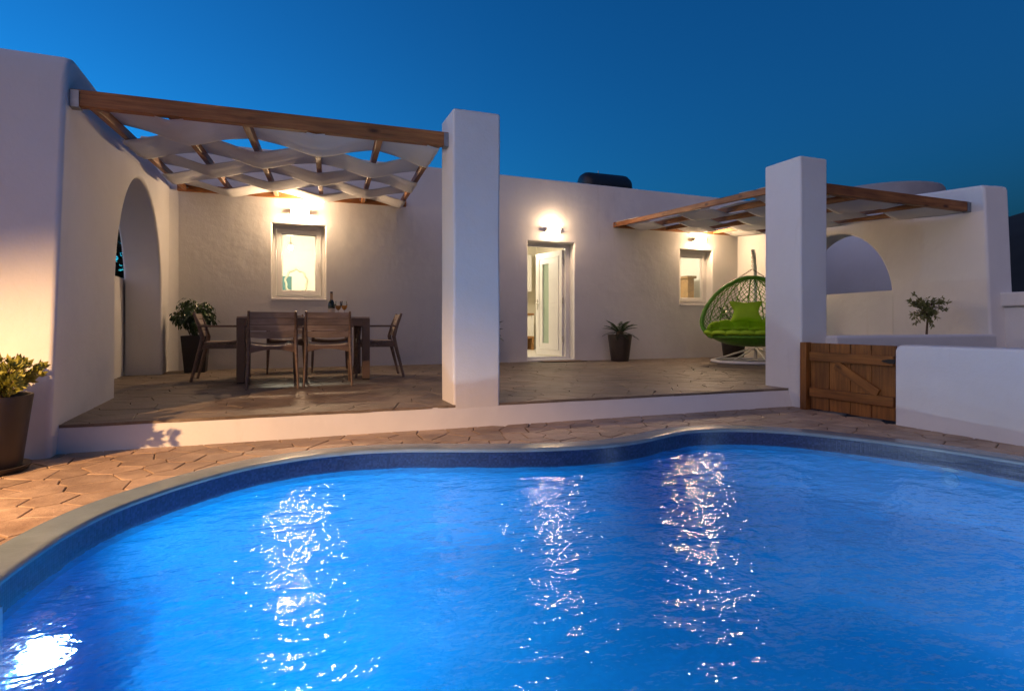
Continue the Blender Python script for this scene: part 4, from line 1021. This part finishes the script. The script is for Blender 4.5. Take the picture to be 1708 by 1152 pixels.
for i in range(nu + 1):
    u = -1 + 2 * i / nu; row = []
    for j in range(nv + 1):
        v = j / nv                         # 0 front edge .. 1 up the back
        ph = u * (math.pi / 2) * 0.97
        if v < 0.55:
            f = v / 0.55; front = EL(0.73 * u, -0.43 * math.sqrt(max(0, 1 - (u * 0.97) ** 2)), 0.485)
            bk = E(0.64, ph * 0.93); bk = Vector((EX + (bk.x - EX) * 0.92, EY + (bk.y - EY) * 0.90, 0.45)); p = front.lerp(bk, f); p.z -= 0.06 * math.sin(math.pi * f)
        else:
            f = (v - 0.55) / 0.45; bk = E(0.64 - 0.16 * f, ph * 0.93); p = Vector((EX + (bk.x - EX) * 0.92, EY + (bk.y - EY) * 0.90, 0.45 + f * 0.27 * (1 - 0.45 * abs(u) ** 3)))
        tuft = (abs(math.sin(u * math.pi * 3.5)) ** 0.5) * (abs(math.sin(v * math.pi * 2.5)) ** 0.5)
        p = p + (EL(0, -0.05 * tuft, 0) - EL(0, 0, 0) if v > 0.55 else Vector((0, 0, 0))) + Vector((0, 0, 0.075 * tuft if v < 0.62 else 0.02 * tuft)); row.append(bm.verts.new(p))
    g.append(row)
for a, b in zip(g, g[1:]):
    for j in range(nv): bm.faces.new((a[j], b[j], b[j + 1], a[j + 1]))
o = obj('pad', bm, 'cushion', cu, smooth=True); o.modifiers.new('t', 'SOLIDIFY').thickness = 0.05
for f in o.data.polygons: f.use_smooth = True
for (x, yy, z, rx, rz, lab) in ((*EL(-0.08, 0.12, 0).xy, 0.86, R(70), ER, 'lime green pillow at the centre of the hanging chair'), (*EL(0.42, 0.06, 0).xy, 0.84, R(68), ER - R(25), 'lime green pillow at the right of the hanging chair behind the pillar')):
    o = obj('pillow', puff(bmesh.new(), None, 0.25, 0.19, 0.095, mx((x, yy, z), rx, 0, rz), None, 0.45), 'cushion', None, smooth=True)
    for f in o.data.polygons: f.use_smooth = True
    tag(o, lab, 'pillow', 'pillows in the hanging chair')

# ------------------------------------------------------------------ gate
gt = thing('wooden_gate', 'low brown plank gate with rails and diagonal brace by the pool', 'gate', (4.76, 3.9, ZD))
GX = 4.75
GZ0, GZ1 = ZD + 0.015, 0.475
beam('post', (GX + 0.01, 4.385, ZD), (GX + 0.01, 4.385, GZ1 + 0.005), 0.075, 0.075, 'gate_wood', gt)
ny = [4.335, 4.12, 3.90, 3.69, 3.47]
for i in range(4):
    y1_, y0_ = ny[i] - 0.003, ny[i + 1] + 0.003
    beam('plank', (GX + 0.03, (y0_ + y1_) / 2, GZ0 + 0.004 * (i % 2)), (GX + 0.03, (y0_ + y1_) / 2, GZ1), y1_ - y0_, 0.024, 'gate_wood', gt, 0.003)
for z in (0.345, 0.0): beam('rail', (GX + 0.004, 4.325, z), (GX + 0.004, 3.475, z), 0.026, 0.085, 'gate_wood', gt, 0.004)
beam('brace', (GX + 0.006, 4.04, 0.285), (GX + 0.006, 3.62, 0.055), 0.020, 0.085, 'gate_wood', gt, 0.003)
bm = extrude_profile([(3.455, 0.36), (3.50, 0.362), (3.56, 0.352), (3.575, 0.343), (3.56, 0.334), (3.50, 0.324), (3.455, 0.326)], 'X', GX - 0.016, GX - 0.0095)
obj('hinge', bm, 'black_iron', gt)
# ------------------------------------------------------------------ door mat
dmz = thing('door_mat', 'thin tan doormat with dark border before the front door', 'mat', (4.45, 9.25, 0.003))
obj('border', B((4.05, 9.13, 0.003), (4.88, 9.40, 0.011)), 'mat_edge', dmz); obj('pile', B((4.09, 9.16, 0.0115), (4.84, 9.37, 0.017)), 'mat_fibre', dmz)
